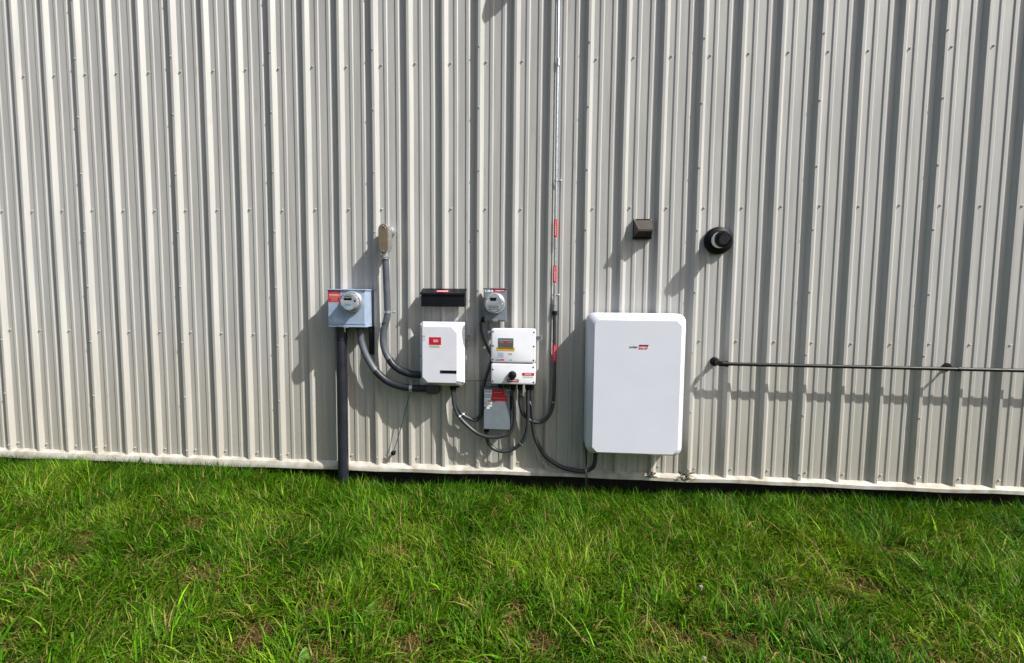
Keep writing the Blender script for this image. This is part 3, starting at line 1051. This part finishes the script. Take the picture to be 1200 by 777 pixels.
cable('flexible_conduit', 'dark conduit curving from switch box up to the vertical wall pipe',
      [(-0.254, .965, .12), (-0.256, .87, .11), (-0.252, .79, .10), (-0.227, .713, .09), (-0.169, .655, .08), (-0.088, .638, .075), (-0.012, .690, .07), (0.026, .790, .06), (0.036, .95, .05), (0.034, 1.2, .042), (0.030, 1.46, .036), (0.029, 1.60, .035)],
      0.0170, clips=[((0.030, .815, .058), (.15, 1), -1)], ends=(True, True))
cable('flexible_conduit', 'longest dark conduit sagging from switch box to bottom of the big battery',
      [(-0.160, .965, .10), (-0.160, .85, .09), (-0.150, .70, .08), (-0.137, .57, .07), (-0.113, .475, .066), (-0.047, .354, .062), (0.035, .285, .062), (0.115, .243, .062), (0.221, .218, .064), (0.310, .218, .07), (0.368, .252, .085), (0.390, .31, .11), (0.394, .44, .14)],
      0.0185, clips=[((0.322, .222, .072), (1, .2), -1)])
cable('meter_cable', 'thin dark conduit dropping from the narrow grey meter box behind the white boxes',
      [(-0.590, 1.520, .075), (-0.602, 1.49, .07), (-0.598, 1.42, .064), (-0.575, 1.34, .060), (-0.540, 1.26, .058), (-0.500, 1.18, .058), (-0.47, 1.10, .058)],
      0.0130, ends=(False, False))
cable('ground_wire', 'thin pale wire hanging from switch box beside the sagging dark conduit',
      [(-0.40, .950, .13), (-0.365, .925, .14), (-0.33, .925, .14), (-0.290, .905, .13), (-0.23, .880, .12), (-0.185, .845, .11), (-0.155, .78, .10), (-0.138, .666, .085), (-0.130, .50, .07), (-0.103, .355, .058), (-0.045, .268, .056), (0.02, .225, .06), (0.09, .207, .06)],
      0.0030, WIREW, cat='wire', ends=(False, False))
cable('bonding_wire', 'thin pale wire dropping at the lower left corner of the big battery',
      [(0.350, .47, .10), (0.345, .40, .09), (0.338, .33, .085), (0.328, .27, .085), (0.322, .215, .09), (0.320, .15, .07), (0.320, .0, .06)],
      0.0028, WIREW, cat='wire', ends=(False, False))
cable('dark_cable', 'thin dark cable going into ground left of the big battery',
      [(0.318, .56, .06), (0.318, .45, .055), (0.322, .35, .055), (0.324, .25, .065), (0.326, .14, .07), (0.328, -0.02, .07)],
      0.0075, FLEX, cat='cable', ends=(False, False))
cable('link_wire', 'thin dark wire running level from inverter toward the white switch box',
      [(-0.745, .985, .06), (-0.70, .981, .055), (-0.62, .984, .052), (-0.50, .994, .06)], 0.0028, FLEX, cat='wire', ends=(False, False))

t = thing('grounding_wire', 'thin blue wire slanting from conduit strap down to a dark wall knob', 'wire', (-1.40, 0, 0.31))
obj('wire', tube([(-1.207, .905, .13), (-1.225, .85, .10), (-1.255, .77, .07), (-1.295, .63, .055), (-1.345, .46, .05), (-1.380, .355, .055), (-1.392, .315, .055)], 0.0035, 8), WIREB, t, smooth=70)
obj('knob', lathe(-1.394, .308, [(0.010, 0.0), (0.010, 0.035), (0.020, 0.037), (0.022, 0.048), (0.020, 0.058), (0.010, 0.064)], 18), IRON, t, smooth=40)

# ------------------------------------------------------------------ vertical conduit
t = thing('vertical_conduit', 'thin galvanised vertical pipe with red stickers running up the wall', 'conduit', (0.026, -0.03, 1.62))
obj('pipe', rod((0.0265, 1.62, .032), (0.0185, 5.08, .032), 0.0125, 20), GALV, t, smooth=60)
for z0, z1, r in ((1.60, 1.655, .0205), (1.655, 1.69, .018), (2.135, 2.155, .0165), (2.158, 2.200, .0155), (2.200, 2.215, .017), (3.62, 3.68, .0165)):
    obj('coupling', rod((0.0262, z0, .032), (0.0262, z1, .032), r, 16), LIGHT_STEEL if z0 < 1.65 else GALV, t, smooth=40)
for z in (2.695, 1.735, 4.2):
    strap(t, (0.0240, z, .032), (0, 1), 0.0135, 0.016, side=-1)
for z0, z1 in ((2.222, 2.372), (1.842, 1.985)):
    s = obj('red_sticker', rod((0.0255, z0, .032), (0.0255, z1, .032), 0.0145, 16), RED, t, smooth=60)
    print_lines(0.0215, 0.0295, z0 + 0.015, z1 - 0.01, 0.0465, 9, LWHITE, s, 41)
t = thing('pipe_sticker', 'red sticker wrapped round the dark conduit right of the white boxes', 'sticker', (0.033, -0.05, 1.165))
s = obj('wrap', rod((0.0355, 1.168, .0425), (0.0325, 1.310, .0395), 0.0195, 16), RED, t, smooth=60)
print_lines(0.030, 0.040, 1.18, 1.30, 0.0618, 9, LGREY, s, 42)

# ------------------------------------------------------------------ battery
t = thing('wall_battery', 'large white wall battery with rounded corners and a small red logo', 'battery', (0.69, 0, 0.43))


def bring(h, zb, zt, r, d, cut=False):
    n = 8
    pts = rrect(0.688 - h, 0.688 + h, zb, zt, r, n)
    if cut:                                    # straight cut corner, same point count
        out = []
        for q in range(4):
            a, c = Vector(pts[q * (n + 1)]), Vector(pts[q * (n + 1) + n])
            out += [tuple(a.lerp(c, i / n)) for i in range(n + 1)]
        pts = out
    return (pts, d)


rings = [bring(.391, .434, 1.588, .070, .050), bring(.394, .431, 1.592, .072, .056), bring(.388, .433, 1.595, .070, .228),
         bring(.386, .435, 1.593, .068, .232), bring(.3415, .4635, 1.5425, .040, .2975, True), bring(.3385, .4665, 1.5395, .038, .300, True)]
obj('housing', loft(rings), BATT, t, smooth=22)
lettering('solar', 0.624, 1.3195, .3012, 0.0195, LBLACK, t, width=0.068, bold=0.015)
ps = [(0.696, 1.311), (0.762, 1.311), (0.767, 1.325), (0.772, 1.347), (0.700, 1.347)]
lg = obj('logo_block', loft([(ps, .2998), (ps, .3010)]), RED, t)
lettering('edge', 0.702, 1.314, .3016, 0.024, LWHITE, lg, width=0.058, bold=0.01)
plate('logo_bar', 0.704, 0.773, 1.340, 1.3475, .3010, LBLACK, lg, 0.0004)
obj('wall_bracket', box(0.42, 0.96, 1.40, 1.46, .034, .052, 0.002), GALV, t)
obj('wall_bracket', box(0.42, 0.96, 0.55, 0.61, .034, .052, 0.002), GALV, t)
obj('cable_gland', rod((0.394, .455, .14), (0.394, .405, .14), 0.027, 14), BLACK, t, smooth=40)

# ------------------------------------------------------------------ square exhaust hood
t = thing('exhaust_hood', 'small square weathered brown exhaust hood above the big battery', 'vent', (0.748, 0, 2.21))
obj('flange', box(0.672, 0.826, 2.208, 2.374, 0.006, 0.036, 0.003), BLACK, t)
b = bmesh.new()
bkp = [(0.676, 2.222), (0.822, 2.222), (0.822, 2.366), (0.676, 2.366)]
vb = [b.verts.new((x, -0.034, z)) for x, z in bkp]
vf = [b.verts.new((x, -d, z)) for x, d, z in ((0.698, .128, 2.262), (0.814, .128, 2.262), (0.814, .128, 2.278), (0.698, .128, 2.278))]
b.faces.new((vb[0], vf[0], vf[3], vb[3]))
b.faces.new((vf[1], vb[1], vb[2], vf[2]))
b.faces.new((vf[3], vf[2], vb[2], vb[3]))
b.faces.new((vf[0], vf[1], vf[2], vf[3]))
bmesh.ops.recalc_face_normals(b, faces=b.faces[:])
bmesh.ops.solidify(b, geom=b.faces[:], thickness=0.003)
obj('hood', b, HOOD, t)
b = bmesh.new()
g = [b.verts.new(p) for p in ((0.680, -0.036, 2.226), (0.818, -0.036, 2.226), (0.810, -0.122, 2.264), (0.702, -0.122, 2.264))]
b.faces.new(g)
obj('screen', b, HOODDARK, t)
for k in range(9):
    x = 0.709 + k * 0.0125
    obj('grille_bar', rod((x - 0.006 + 0.0008 * k, 2.2285, .045), (x, 2.261, .121), 0.0016, 6), BLACK, t)
for x in (0.681, 0.817):
    obj('screw', hexhead(x, 2.365, 0.035, 0.005), GALV, t)

# ------------------------------------------------------------------ round vent
t = thing('round_vent', 'round black flanged vent pipe with white collar on the wall', 'vent', (1.366, 0, 2.09))
cx, cz = 1.366, 2.196
obj('flange', lathe(cx, cz, [(0.112, 0.010), (0.112, 0.036), (0.108, 0.040), (0.090, 0.050), (0.080, 0.056), (0.064, 0.058)], 48), BLACK, t, smooth=30)
obj('collar', lathe(cx, cz, [(0.065, 0.050), (0.065, 0.140)], 40), LWHITE, t, smooth=40)
cap = obj('cap', lathe(cx + .002, cz, [(0.060, 0.128), (0.067, 0.130), (0.067, 0.152), (0.064, 0.160), (0.052, 0.178), (0.048, 0.181), (0.046, 0.176), (0.010, 0.176)], 40), BLACK, t, smooth=40)
for k in range(-4, 5):
    hw = math.sqrt(max(0, 0.045 ** 2 - (k * 0.010) ** 2))
    obj('grille_bar', rod((cx + .002 - hw, cz + k * 0.010 - .3 * hw, .179), (cx + .002 + hw, cz + k * 0.010 + .3 * hw, .179), 0.0017, 6), GRILLE, cap)
    obj('grille_bar', rod((cx + .002 + k * 0.010, cz - hw, .178), (cx + .002 + k * 0.010, cz + hw, .178), 0.0012, 6), BLACK, cap)

# ------------------------------------------------------------------ black rail pipe at right
t = thing('wall_pipe', 'black iron pipe standing off the wall right of the big battery', 'pipe', (1.37, 0, 1.17))
obj('flange', lathe(1.384, 1.188, [(0.038, 0.002), (0.038, 0.012), (0.028, 0.016), (0.024, 0.034)], 24), IRON, t, smooth=40)
obj('stub', lathe(1.384, 1.186, [(0.0165, 0.01), (0.0165, 0.095)], 18), IRON, t, smooth=40)
obj('elbow', tube([(1.384, 1.186, .070), (1.384, 1.186, .100), (1.390, 1.185, .114), (1.406, 1.185, .121), (1.445, 1.184, .121)], 0.0215, 18), IRON, t, smooth=60)
obj('elbow_band', rod((1.436, 1.184, .121), (1.452, 1.184, .121), 0.0245, 18), IRON, t, smooth=40)
obj('pipe', rod((1.44, 1.184, .121), (6.2, 1.172, .121), 0.0145, 18), IRON, t, smooth=60)
for x in (3.22, 4.75, 6.1):
    bs = obj('standoff', lathe(x, 1.180, [(0.034, 0.002), (0.034, 0.010), (0.010, 0.013), (0.010, 0.108)], 16), IRON, t, smooth=40)
    obj('clamp_ring', rod((x - 0.010, 1.180, .121), (x + 0.010, 1.180, .121), 0.0185, 16), IRON, bs, smooth=40)

# ------------------------------------------------------------------ flood light above the frame (its shadow falls at the top edge)
t = thing('flood_light', 'round dark wall light mounted high above the white boxes', 'light fixture', (-0.09, 0, 4.60))
obj('base', lathe(-0.09, 4.66, [(0.065, 0.010), (0.065, 0.050), (0.055, 0.060)], 24), BLACK, t, smooth=40)
obj('arm', tube([(-0.09, 4.66, .05), (-0.09, 4.66, .12), (-0.09, 4.64, .18)], 0.016, 12), BLACK, t, smooth=60)
obj('head', tube([(-0.09, 4.70, .16), (-0.085, 4.665, .19), (-0.08, 4.60, .22)], 0.062, 24), BLACK, t, smooth=60)

# ------------------------------------------------------------------ dried weeds on the trim
def dry_weed(x, label, s, seed):
    r = random.Random(seed)
    t = thing('dry_weed', label, 'weed', (x, -0.055, 0.17), 'dry weeds caught on the base trim')
    b = bmesh.new()
    for i in range(34):
        a = r.uniform(-0.2, math.pi + 0.2)
        L = r.uniform(0.02, 0.055) * s
        sx0 = x + r.uniform(-.035, .035) * s
        p0 = Vector((sx0, -0.055 - r.uniform(0, .02), 0.195 + r.uniform(-.02, .03) * s))
        p1 = p0 + Vector((math.cos(a) * L, -r.uniform(-.01, .02), math.sin(a) * L * .8))
        w = r.uniform(.002, .007)
        q = Vector((math.sin(a) * w, r.uniform(-w, w), -math.cos(a) * w))
        v = [b.verts.new(p) for p in (p0 - q * .4, p0 + q * .4, (p0 + p1) / 2 + q, p1, (p0 + p1) / 2 - q)]
        b.faces.new((v[0], v[1], v[2], v[4]))
        b.faces.new((v[4], v[2], v[3]))
    obj('leaves', b, DRYWEED, t)
    b = bmesh.new()
    for i in range(5):
        a = r.uniform(0.3, 2.8)
        tb = tube([(x, .18, .058), (x + math.cos(a) * .03 * s, .18 + math.sin(a) * .035 * s, .062), (x + math.cos(a) * .06 * s, .19 + math.sin(a) * .06 * s, .066)], 0.0016, 5, per=3)
        me = bpy.data.meshes.new('t')
        tb.to_mesh(me)
        tb.free()
        b.from_mesh(me)
        bpy.data.meshes.remove(me)
    obj('stem', b, DRYWEED, t)


dry_weed(0.872, 'small dry weed sprig on base trim under the big battery', 0.8, 3)
dry_weed(1.160, 'larger dry weed sprig on base trim right of the big battery', 1.25, 9)


# ------------------------------------------------------------------ grass
def grass_material():
    m = bpy.data.materials.new('grass_blade')
    m.use_nodes = True
    nt = m.node_tree
    L = nt.links
    for n in list(nt.nodes):
        nt.nodes.remove(n)
    out = nt.nodes.new('ShaderNodeOutputMaterial')
    at = nt.nodes.new('ShaderNodeAttribute')
    at.attribute_name = 'blade_colour'
    pb = nt.nodes.new('ShaderNodeBsdfPrincipled')
    pb.inputs['Roughness'].default_value = 0.5
    pb.inputs['Specular IOR Level'].default_value = 0.12
    L.new(at.outputs['Color'], pb.inputs['Base Color'])
    tr = nt.nodes.new('ShaderNodeBsdfTranslucent')
    mxc = nt.nodes.new('ShaderNodeMix')
    mxc.data_type = 'RGBA'
    mxc.blend_type = 'MULTIPLY'
    mxc.inputs['Factor'].default_value = 1.0
    L.new(at.outputs['Color'], mxc.inputs['A'])
    mxc.inputs['B'].default_value = (1.3, 1.25, 0.4, 1)
    L.new(mxc.outputs['Result'], tr.inputs['Color'])
    ms = nt.nodes.new('ShaderNodeMixShader')
    ms.inputs[0].default_value = 0.28
    L.new(pb.outputs[0], ms.inputs[1])
    L.new(tr.outputs[0], ms.inputs[2])
    L.new(ms.outputs[0], out.inputs['Surface'])
    return m


def make_grass():
    N = 300000
    # most blades on the strip of lawn one stands before, the rest well past both sides
    y = rng.uniform(-3.1, 0.06, N)
    u = rng.random(N)
    wide = rng.random(N) < 0.14
    hl, hr = 2.9 + 1.15 * np.clip(y + 2.2, -0.4, 3), 2.6 + 0.62 * np.clip(y + 2.2, -0.4, 3)
    drop = rng.random(N) > (hl + hr) / 9.4
    y[drop] = rng.uniform(-1.3, 0.06, drop.sum())
    hl, hr = 2.9 + 1.15 * np.clip(y + 2.2, -0.4, 3), 2.6 + 0.62 * np.clip(y + 2.2, -0.4, 3)
    x = np.where(wide, -7.5 + 13.5 * u, -hl + (hl + hr) * u)
    bare = bare_mask(x, y)
    clump = vnoise(x, y, 6.5, 31) * 0.6 + vnoise(x, y, 17, 32) * 0.4
    keep = rng.random(N) > np.clip(bare * 0.95, 0, 0.80) + np.clip(0.38 - clump, 0, 1) * 0.5
    # under the siding overhang only a few
    keep &= ~((y > -0.02) & (rng.random(N) < 0.6))
    x, y, bare, clump = x[keep], y[keep], bare[keep], clump[keep]
    n = len(x)
    near_wall = np.clip(1 - (-y) / 0.75, 0, 1)
    left = np.clip((-x - 1.6) / 1.2, 0, 1)
    L = (0.058 + 0.135 * rng.random(n) ** 1.7) * (0.75 + 0.55 * clump) * (1 + 0.55 * near_wall + 0.35 * left * near_wall) * (1 - 0.5 * np.clip(bare, 0, 1))
    tall = rng.random(n) < 0.03
    L[tall] *= rng.uniform(1.4, 2.1, tall.sum())
    L *= 1 - 0.42 * np.clip((x + 1.9) / 0.5, 0, 1) * np.clip((1.75 - x) / 0.4, 0, 1) * np.clip(1 - (-y) / 0.40, 0, 1)
    L[y > -0.10] *= 0.75
    L = np.minimum(L, 0.27 - 0.09 * near_wall)
    W = rng.uniform(0.0012, 0.0036, n) * (0.8 + 0.5 * clump)
    W[tall] *= 1.7
    # lean direction follows slow swirls
    ang = 2 * math.pi * (vnoise(x, y, 2.3, 41) * 1.2 + vnoise(x, y, 7, 42) * 0.5) + rng.normal(0, 1.25, n)
    lean = np.abs(rng.normal(0.42, 0.28, n)) + 0.25 * tall
    curl = np.abs(rng.normal(0.75, 0.45, n))
    z0 = ground_z(x, y) - 0.006
    S = 4
    dx, dy = np.cos(ang), np.sin(ang)
    sxv, syv = -dy, dx
    tw = rng.normal(0, 0.6, n)
    px, py, pz = x.copy(), y.copy(), z0.copy()
    V = np.zeros((n, 2 * S + 1, 3), np.float32)
    th = lean.copy()
    for s in range(S + 1):
        f = s / S
        w = W * (1 - f ** 2.2) * (0.75 + 0.5 * math.sin(math.pi * min(f + .15, 1)))
        cx_, cy_ = sxv * np.cos(tw * f) + dx * np.sin(tw * f), syv * np.cos(tw * f) + dy * np.sin(tw * f)
        if s < S:
            V[:, 2 * s, 0] = px - cx_ * w
            V[:, 2 * s, 1] = py - cy_ * w
            V[:, 2 * s, 2] = pz
            V[:, 2 * s + 1, 0] = px + cx_ * w
            V[:, 2 * s + 1, 1] = py + cy_ * w
            V[:, 2 * s + 1, 2] = pz
        else:
            V[:, 2 * S, 0], V[:, 2 * S, 1], V[:, 2 * S, 2] = px, py, pz
        step = L / S
        px = px + dx * np.sin(th) * step
        py = py + dy * np.sin(th) * step
        pz = np.maximum(pz + np.cos(th) * step, z0 + 0.008)
        th = np.minimum(th + curl * 0.55, 2.3)
    # keep blades from poking through the siding
    V[:, :, 1] = np.where((V[:, :, 1] > -0.058) & (V[:, :, 2] > 0.11), -0.058 - 0.02 * rng.random((n, 1)), V[:, :, 1])
    # colour: fresh green to yellow green, some straw
    hue = np.clip(0.5 * vnoise(x, y, 2.7, 51) + 0.38 * (rng.random(n) - 0.2) + 0.3 * (1 - near_wall) * vnoise(x, y, 1.1, 52) - 0.12 * near_wall, 0, 1)
    dark = np.array([0.020, 0.085, 0.002])
    mid = np.array([0.060, 0.160, 0.003])
    light = np.array([0.165, 0.250, 0.010])
    c = np.where(hue[:, None] < 0.5, dark + (mid - dark) * (hue[:, None] * 2), mid + (light - mid) * (hue[:, None] * 2 - 1))
    c *= np.exp(rng.normal(-0.06, 0.42, (n, 1)))
    pale = rng.random(n) < 0.06
    c[pale] = np.array([0.26, 0.33, 0.05]) * rng.uniform(0.8, 1.15, (pale.sum(), 1))
    pdry = 0.015 + 0.28 * np.clip(bare, 0, 1) + 0.075 * (1 - near_wall)
    dry = rng.random(n) < pdry
    c[dry] = np.array([0.31, 0.235, 0.080]) * rng.uniform(0.5, 1.2, (dry.sum(), 1))
    nv = 2 * S + 1
    tri = []
    for s in range(S - 1):
        a = 2 * s
        tri += [(a, a + 1, a + 3), (a, a + 3, a + 2)]
    tri.append((2 * S - 2, 2 * S - 1, 2 * S))
    tri = np.array(tri)
    F = (np.arange(n)[:, None, None] * nv + tri[None]).reshape(-1, 3).astype(np.int32)
    build('grass', V.reshape(-1, 3), F, np.repeat(c, nv, 0), 'long tufted green lawn grass in front of the metal wall')

    # flat dead thatch lying in the thin patches
    n = 60000
    x = rng.uniform(-3.8, 2.8, n)
    y = rng.uniform(-2.9, -0.05, n)
    bm_ = bare_mask(x, y)
    k = rng.random(n) < 0.20 + bm_
    x, y = x[k], y[k]
    n = len(x)
    a = rng.uniform(0, 2 * math.pi, n)
    L = rng.uniform(0.02, 0.075, n)
    w = rng.uniform(0.0008, 0.0018, n)
    z = ground_z(x, y) + rng.uniform(0.003, 0.028, n)
    V = np.zeros((n, 5, 3), np.float32)
    ca, sa = np.cos(a), np.sin(a)
    rise = rng.normal(0, 0.14, n) * L
    for i, (f, ww) in enumerate(((0, -1), (0, 1), (.5, -1), (.5, 1), (1, 0))):
        V[:, i, 0] = x + ca * L * f - sa * w * ww
        V[:, i, 1] = y + sa * L * f + ca * w * ww
        V[:, i, 2] = z + rise * f + 0.004 * math.sin(math.pi * f)
    c = np.array([0.25, 0.15, 0.05]) * rng.uniform(0.45, 1.25, (n, 1))
    F = (np.arange(n)[:, None, None] * 5 + np.array([(0, 1, 3), (0, 3, 2), (2, 3, 4)])[None]).reshape(-1, 3).astype(np.int32)
    build('dead_thatch', V.reshape(-1, 3), F, np.repeat(c, 5, 0), 'brown dead grass lying in the thin patches of lawn')


GRASSM = grass_material()


def build(name, V, F, C, label):
    me = bpy.data.meshes.new(name)
    me.vertices.add(len(V))
    me.vertices.foreach_set('co', V.astype(np.float32).ravel())
    me.loops.add(F.size)
    me.loops.foreach_set('vertex_index', F.ravel())
    me.polygons.add(len(F))
    me.polygons.foreach_set('loop_start', np.arange(0, F.size, 3, dtype=np.int32))
    me.polygons.foreach_set('loop_total', np.full(len(F), 3, np.int32))
    me.update(calc_edges=True)
    at = me.attributes.new('blade_colour', 'FLOAT_COLOR', 'POINT')
    at.data.foreach_set('color', np.concatenate([C, np.ones((len(C), 1))], 1).astype(np.float32).ravel())
    me.materials.append(GRASSM)
    me.shade_smooth()
    o = bpy.data.objects.new(name, me)
    COL.objects.link(o)
    tag(o, label, 'grass', kind='stuff')


make_grass()


# ------------------------------------------------------------------ single weeds in the lawn
def broad_weed(x, y, label, leaves, s, seed, m=WEEDLEAF):
    r = random.Random(seed)
    z = float(ground_z(np.array([x]), np.array([y]))[0])
    t = thing('broadleaf_weed', label, 'weed', (x, y, z), 'broad-leaved weeds in the lawn')
    for k in range(leaves):
        a = 2 * math.pi * k / leaves + r.uniform(-.4, .4)
        L = s * r.uniform(0.7, 1.1)
        wv = L * 0.20
        elv = r.uniform(0.7, 1.25)
        d = Vector((math.cos(a), math.sin(a), 0))
        sd_ = Vector((-math.sin(a), math.cos(a), 0))
        b = bmesh.new()
        rows = []
        for i in range(7):
            f = i / 6
            e = elv - f * 0.9
            p = Vector((x, y, z)) + d * (L * f * math.cos(elv) * 1.1) + Vector((0, 0, L * (math.sin(elv) * f - 0.35 * f * f)))
            ww = wv * (math.sin(math.pi * (0.08 + 0.92 * f) ** 0.8) if f < 1 else 0.02)
            rows.append([b.verts.new(p - sd_ * ww + Vector((0, 0, ww * .35))), b.verts.new(p), b.verts.new(p + sd_ * ww + Vector((0, 0, ww * .35)))])
        for q, w_ in zip(rows[:-1], rows[1:]):
            b.faces.new((q[0], q[1], w_[1], w_[0]))
            b.faces.new((q[1], q[2], w_[2], w_[1]))
        obj('leaf', b, m, t, smooth=179)


broad_weed(-1.13, -2.12, 'broad pale leaf weed at bottom edge of lawn below the meter box', 3, 0.13, 1)
broad_weed(-0.96, -1.78, 'upright narrow-leaved weed in the lawn below the pale meter box', 4, 0.13, 2)
broad_weed(1.27, -0.80, 'pale broad-leaved weed in the lawn right of the big battery', 3, 0.12, 3)
broad_weed(-0.25, -1.22, 'small round-leaved weed in mid lawn below the disconnect box', 4, 0.07, 4)
broad_weed(-0.62, -0.95, 'low broad-leaved weed in the lawn below the white inverter', 5, 0.07, 5)
broad_weed(0.35, -1.62, 'low leafy weed in the lawn left of the clover bloom', 5, 0.06, 6)


def clover(x, y, h, label, r0=0.012):
    z = float(ground_z(np.array([x]), np.array([y]))[0])
    t = thing('clover_flower', label, 'flower', (x, y, z), 'white blooms in the lawn')
    obj('stem', tube([(x, z, -y), (x + .006, z + h * .5, -y), (x + .004, z + h, -y)], 0.0012, 6, per=4), WEEDLEAF, t)
    b = bmesh.new()
    r = random.Random(int(x * 1000))
    for i in range(40):
        u, a = r.uniform(-.3, 1), r.uniform(0, 6.28)
        q = math.sqrt(max(0, 1 - u * u))
        nrm = Vector((q * math.cos(a), q * math.sin(a), u))
        c = Vector((x + .004, y, z + h)) + nrm * r0 * .4
        s = nrm.cross(Vector((.3, .5, .8))).normalized() * r0 * .28
        b.faces.new([b.verts.new(p) for p in (c - s, c + nrm * r0 * .8, c + s)])
    obj('bloom', b, PETAL, t)


clover(0.71, -2.03, 0.105, 'white clover bloom at bottom edge of the lawn below the battery')
clover(0.885, -1.41, 0.075, 'white and pink bloom in brown patch below the big battery', 0.016)
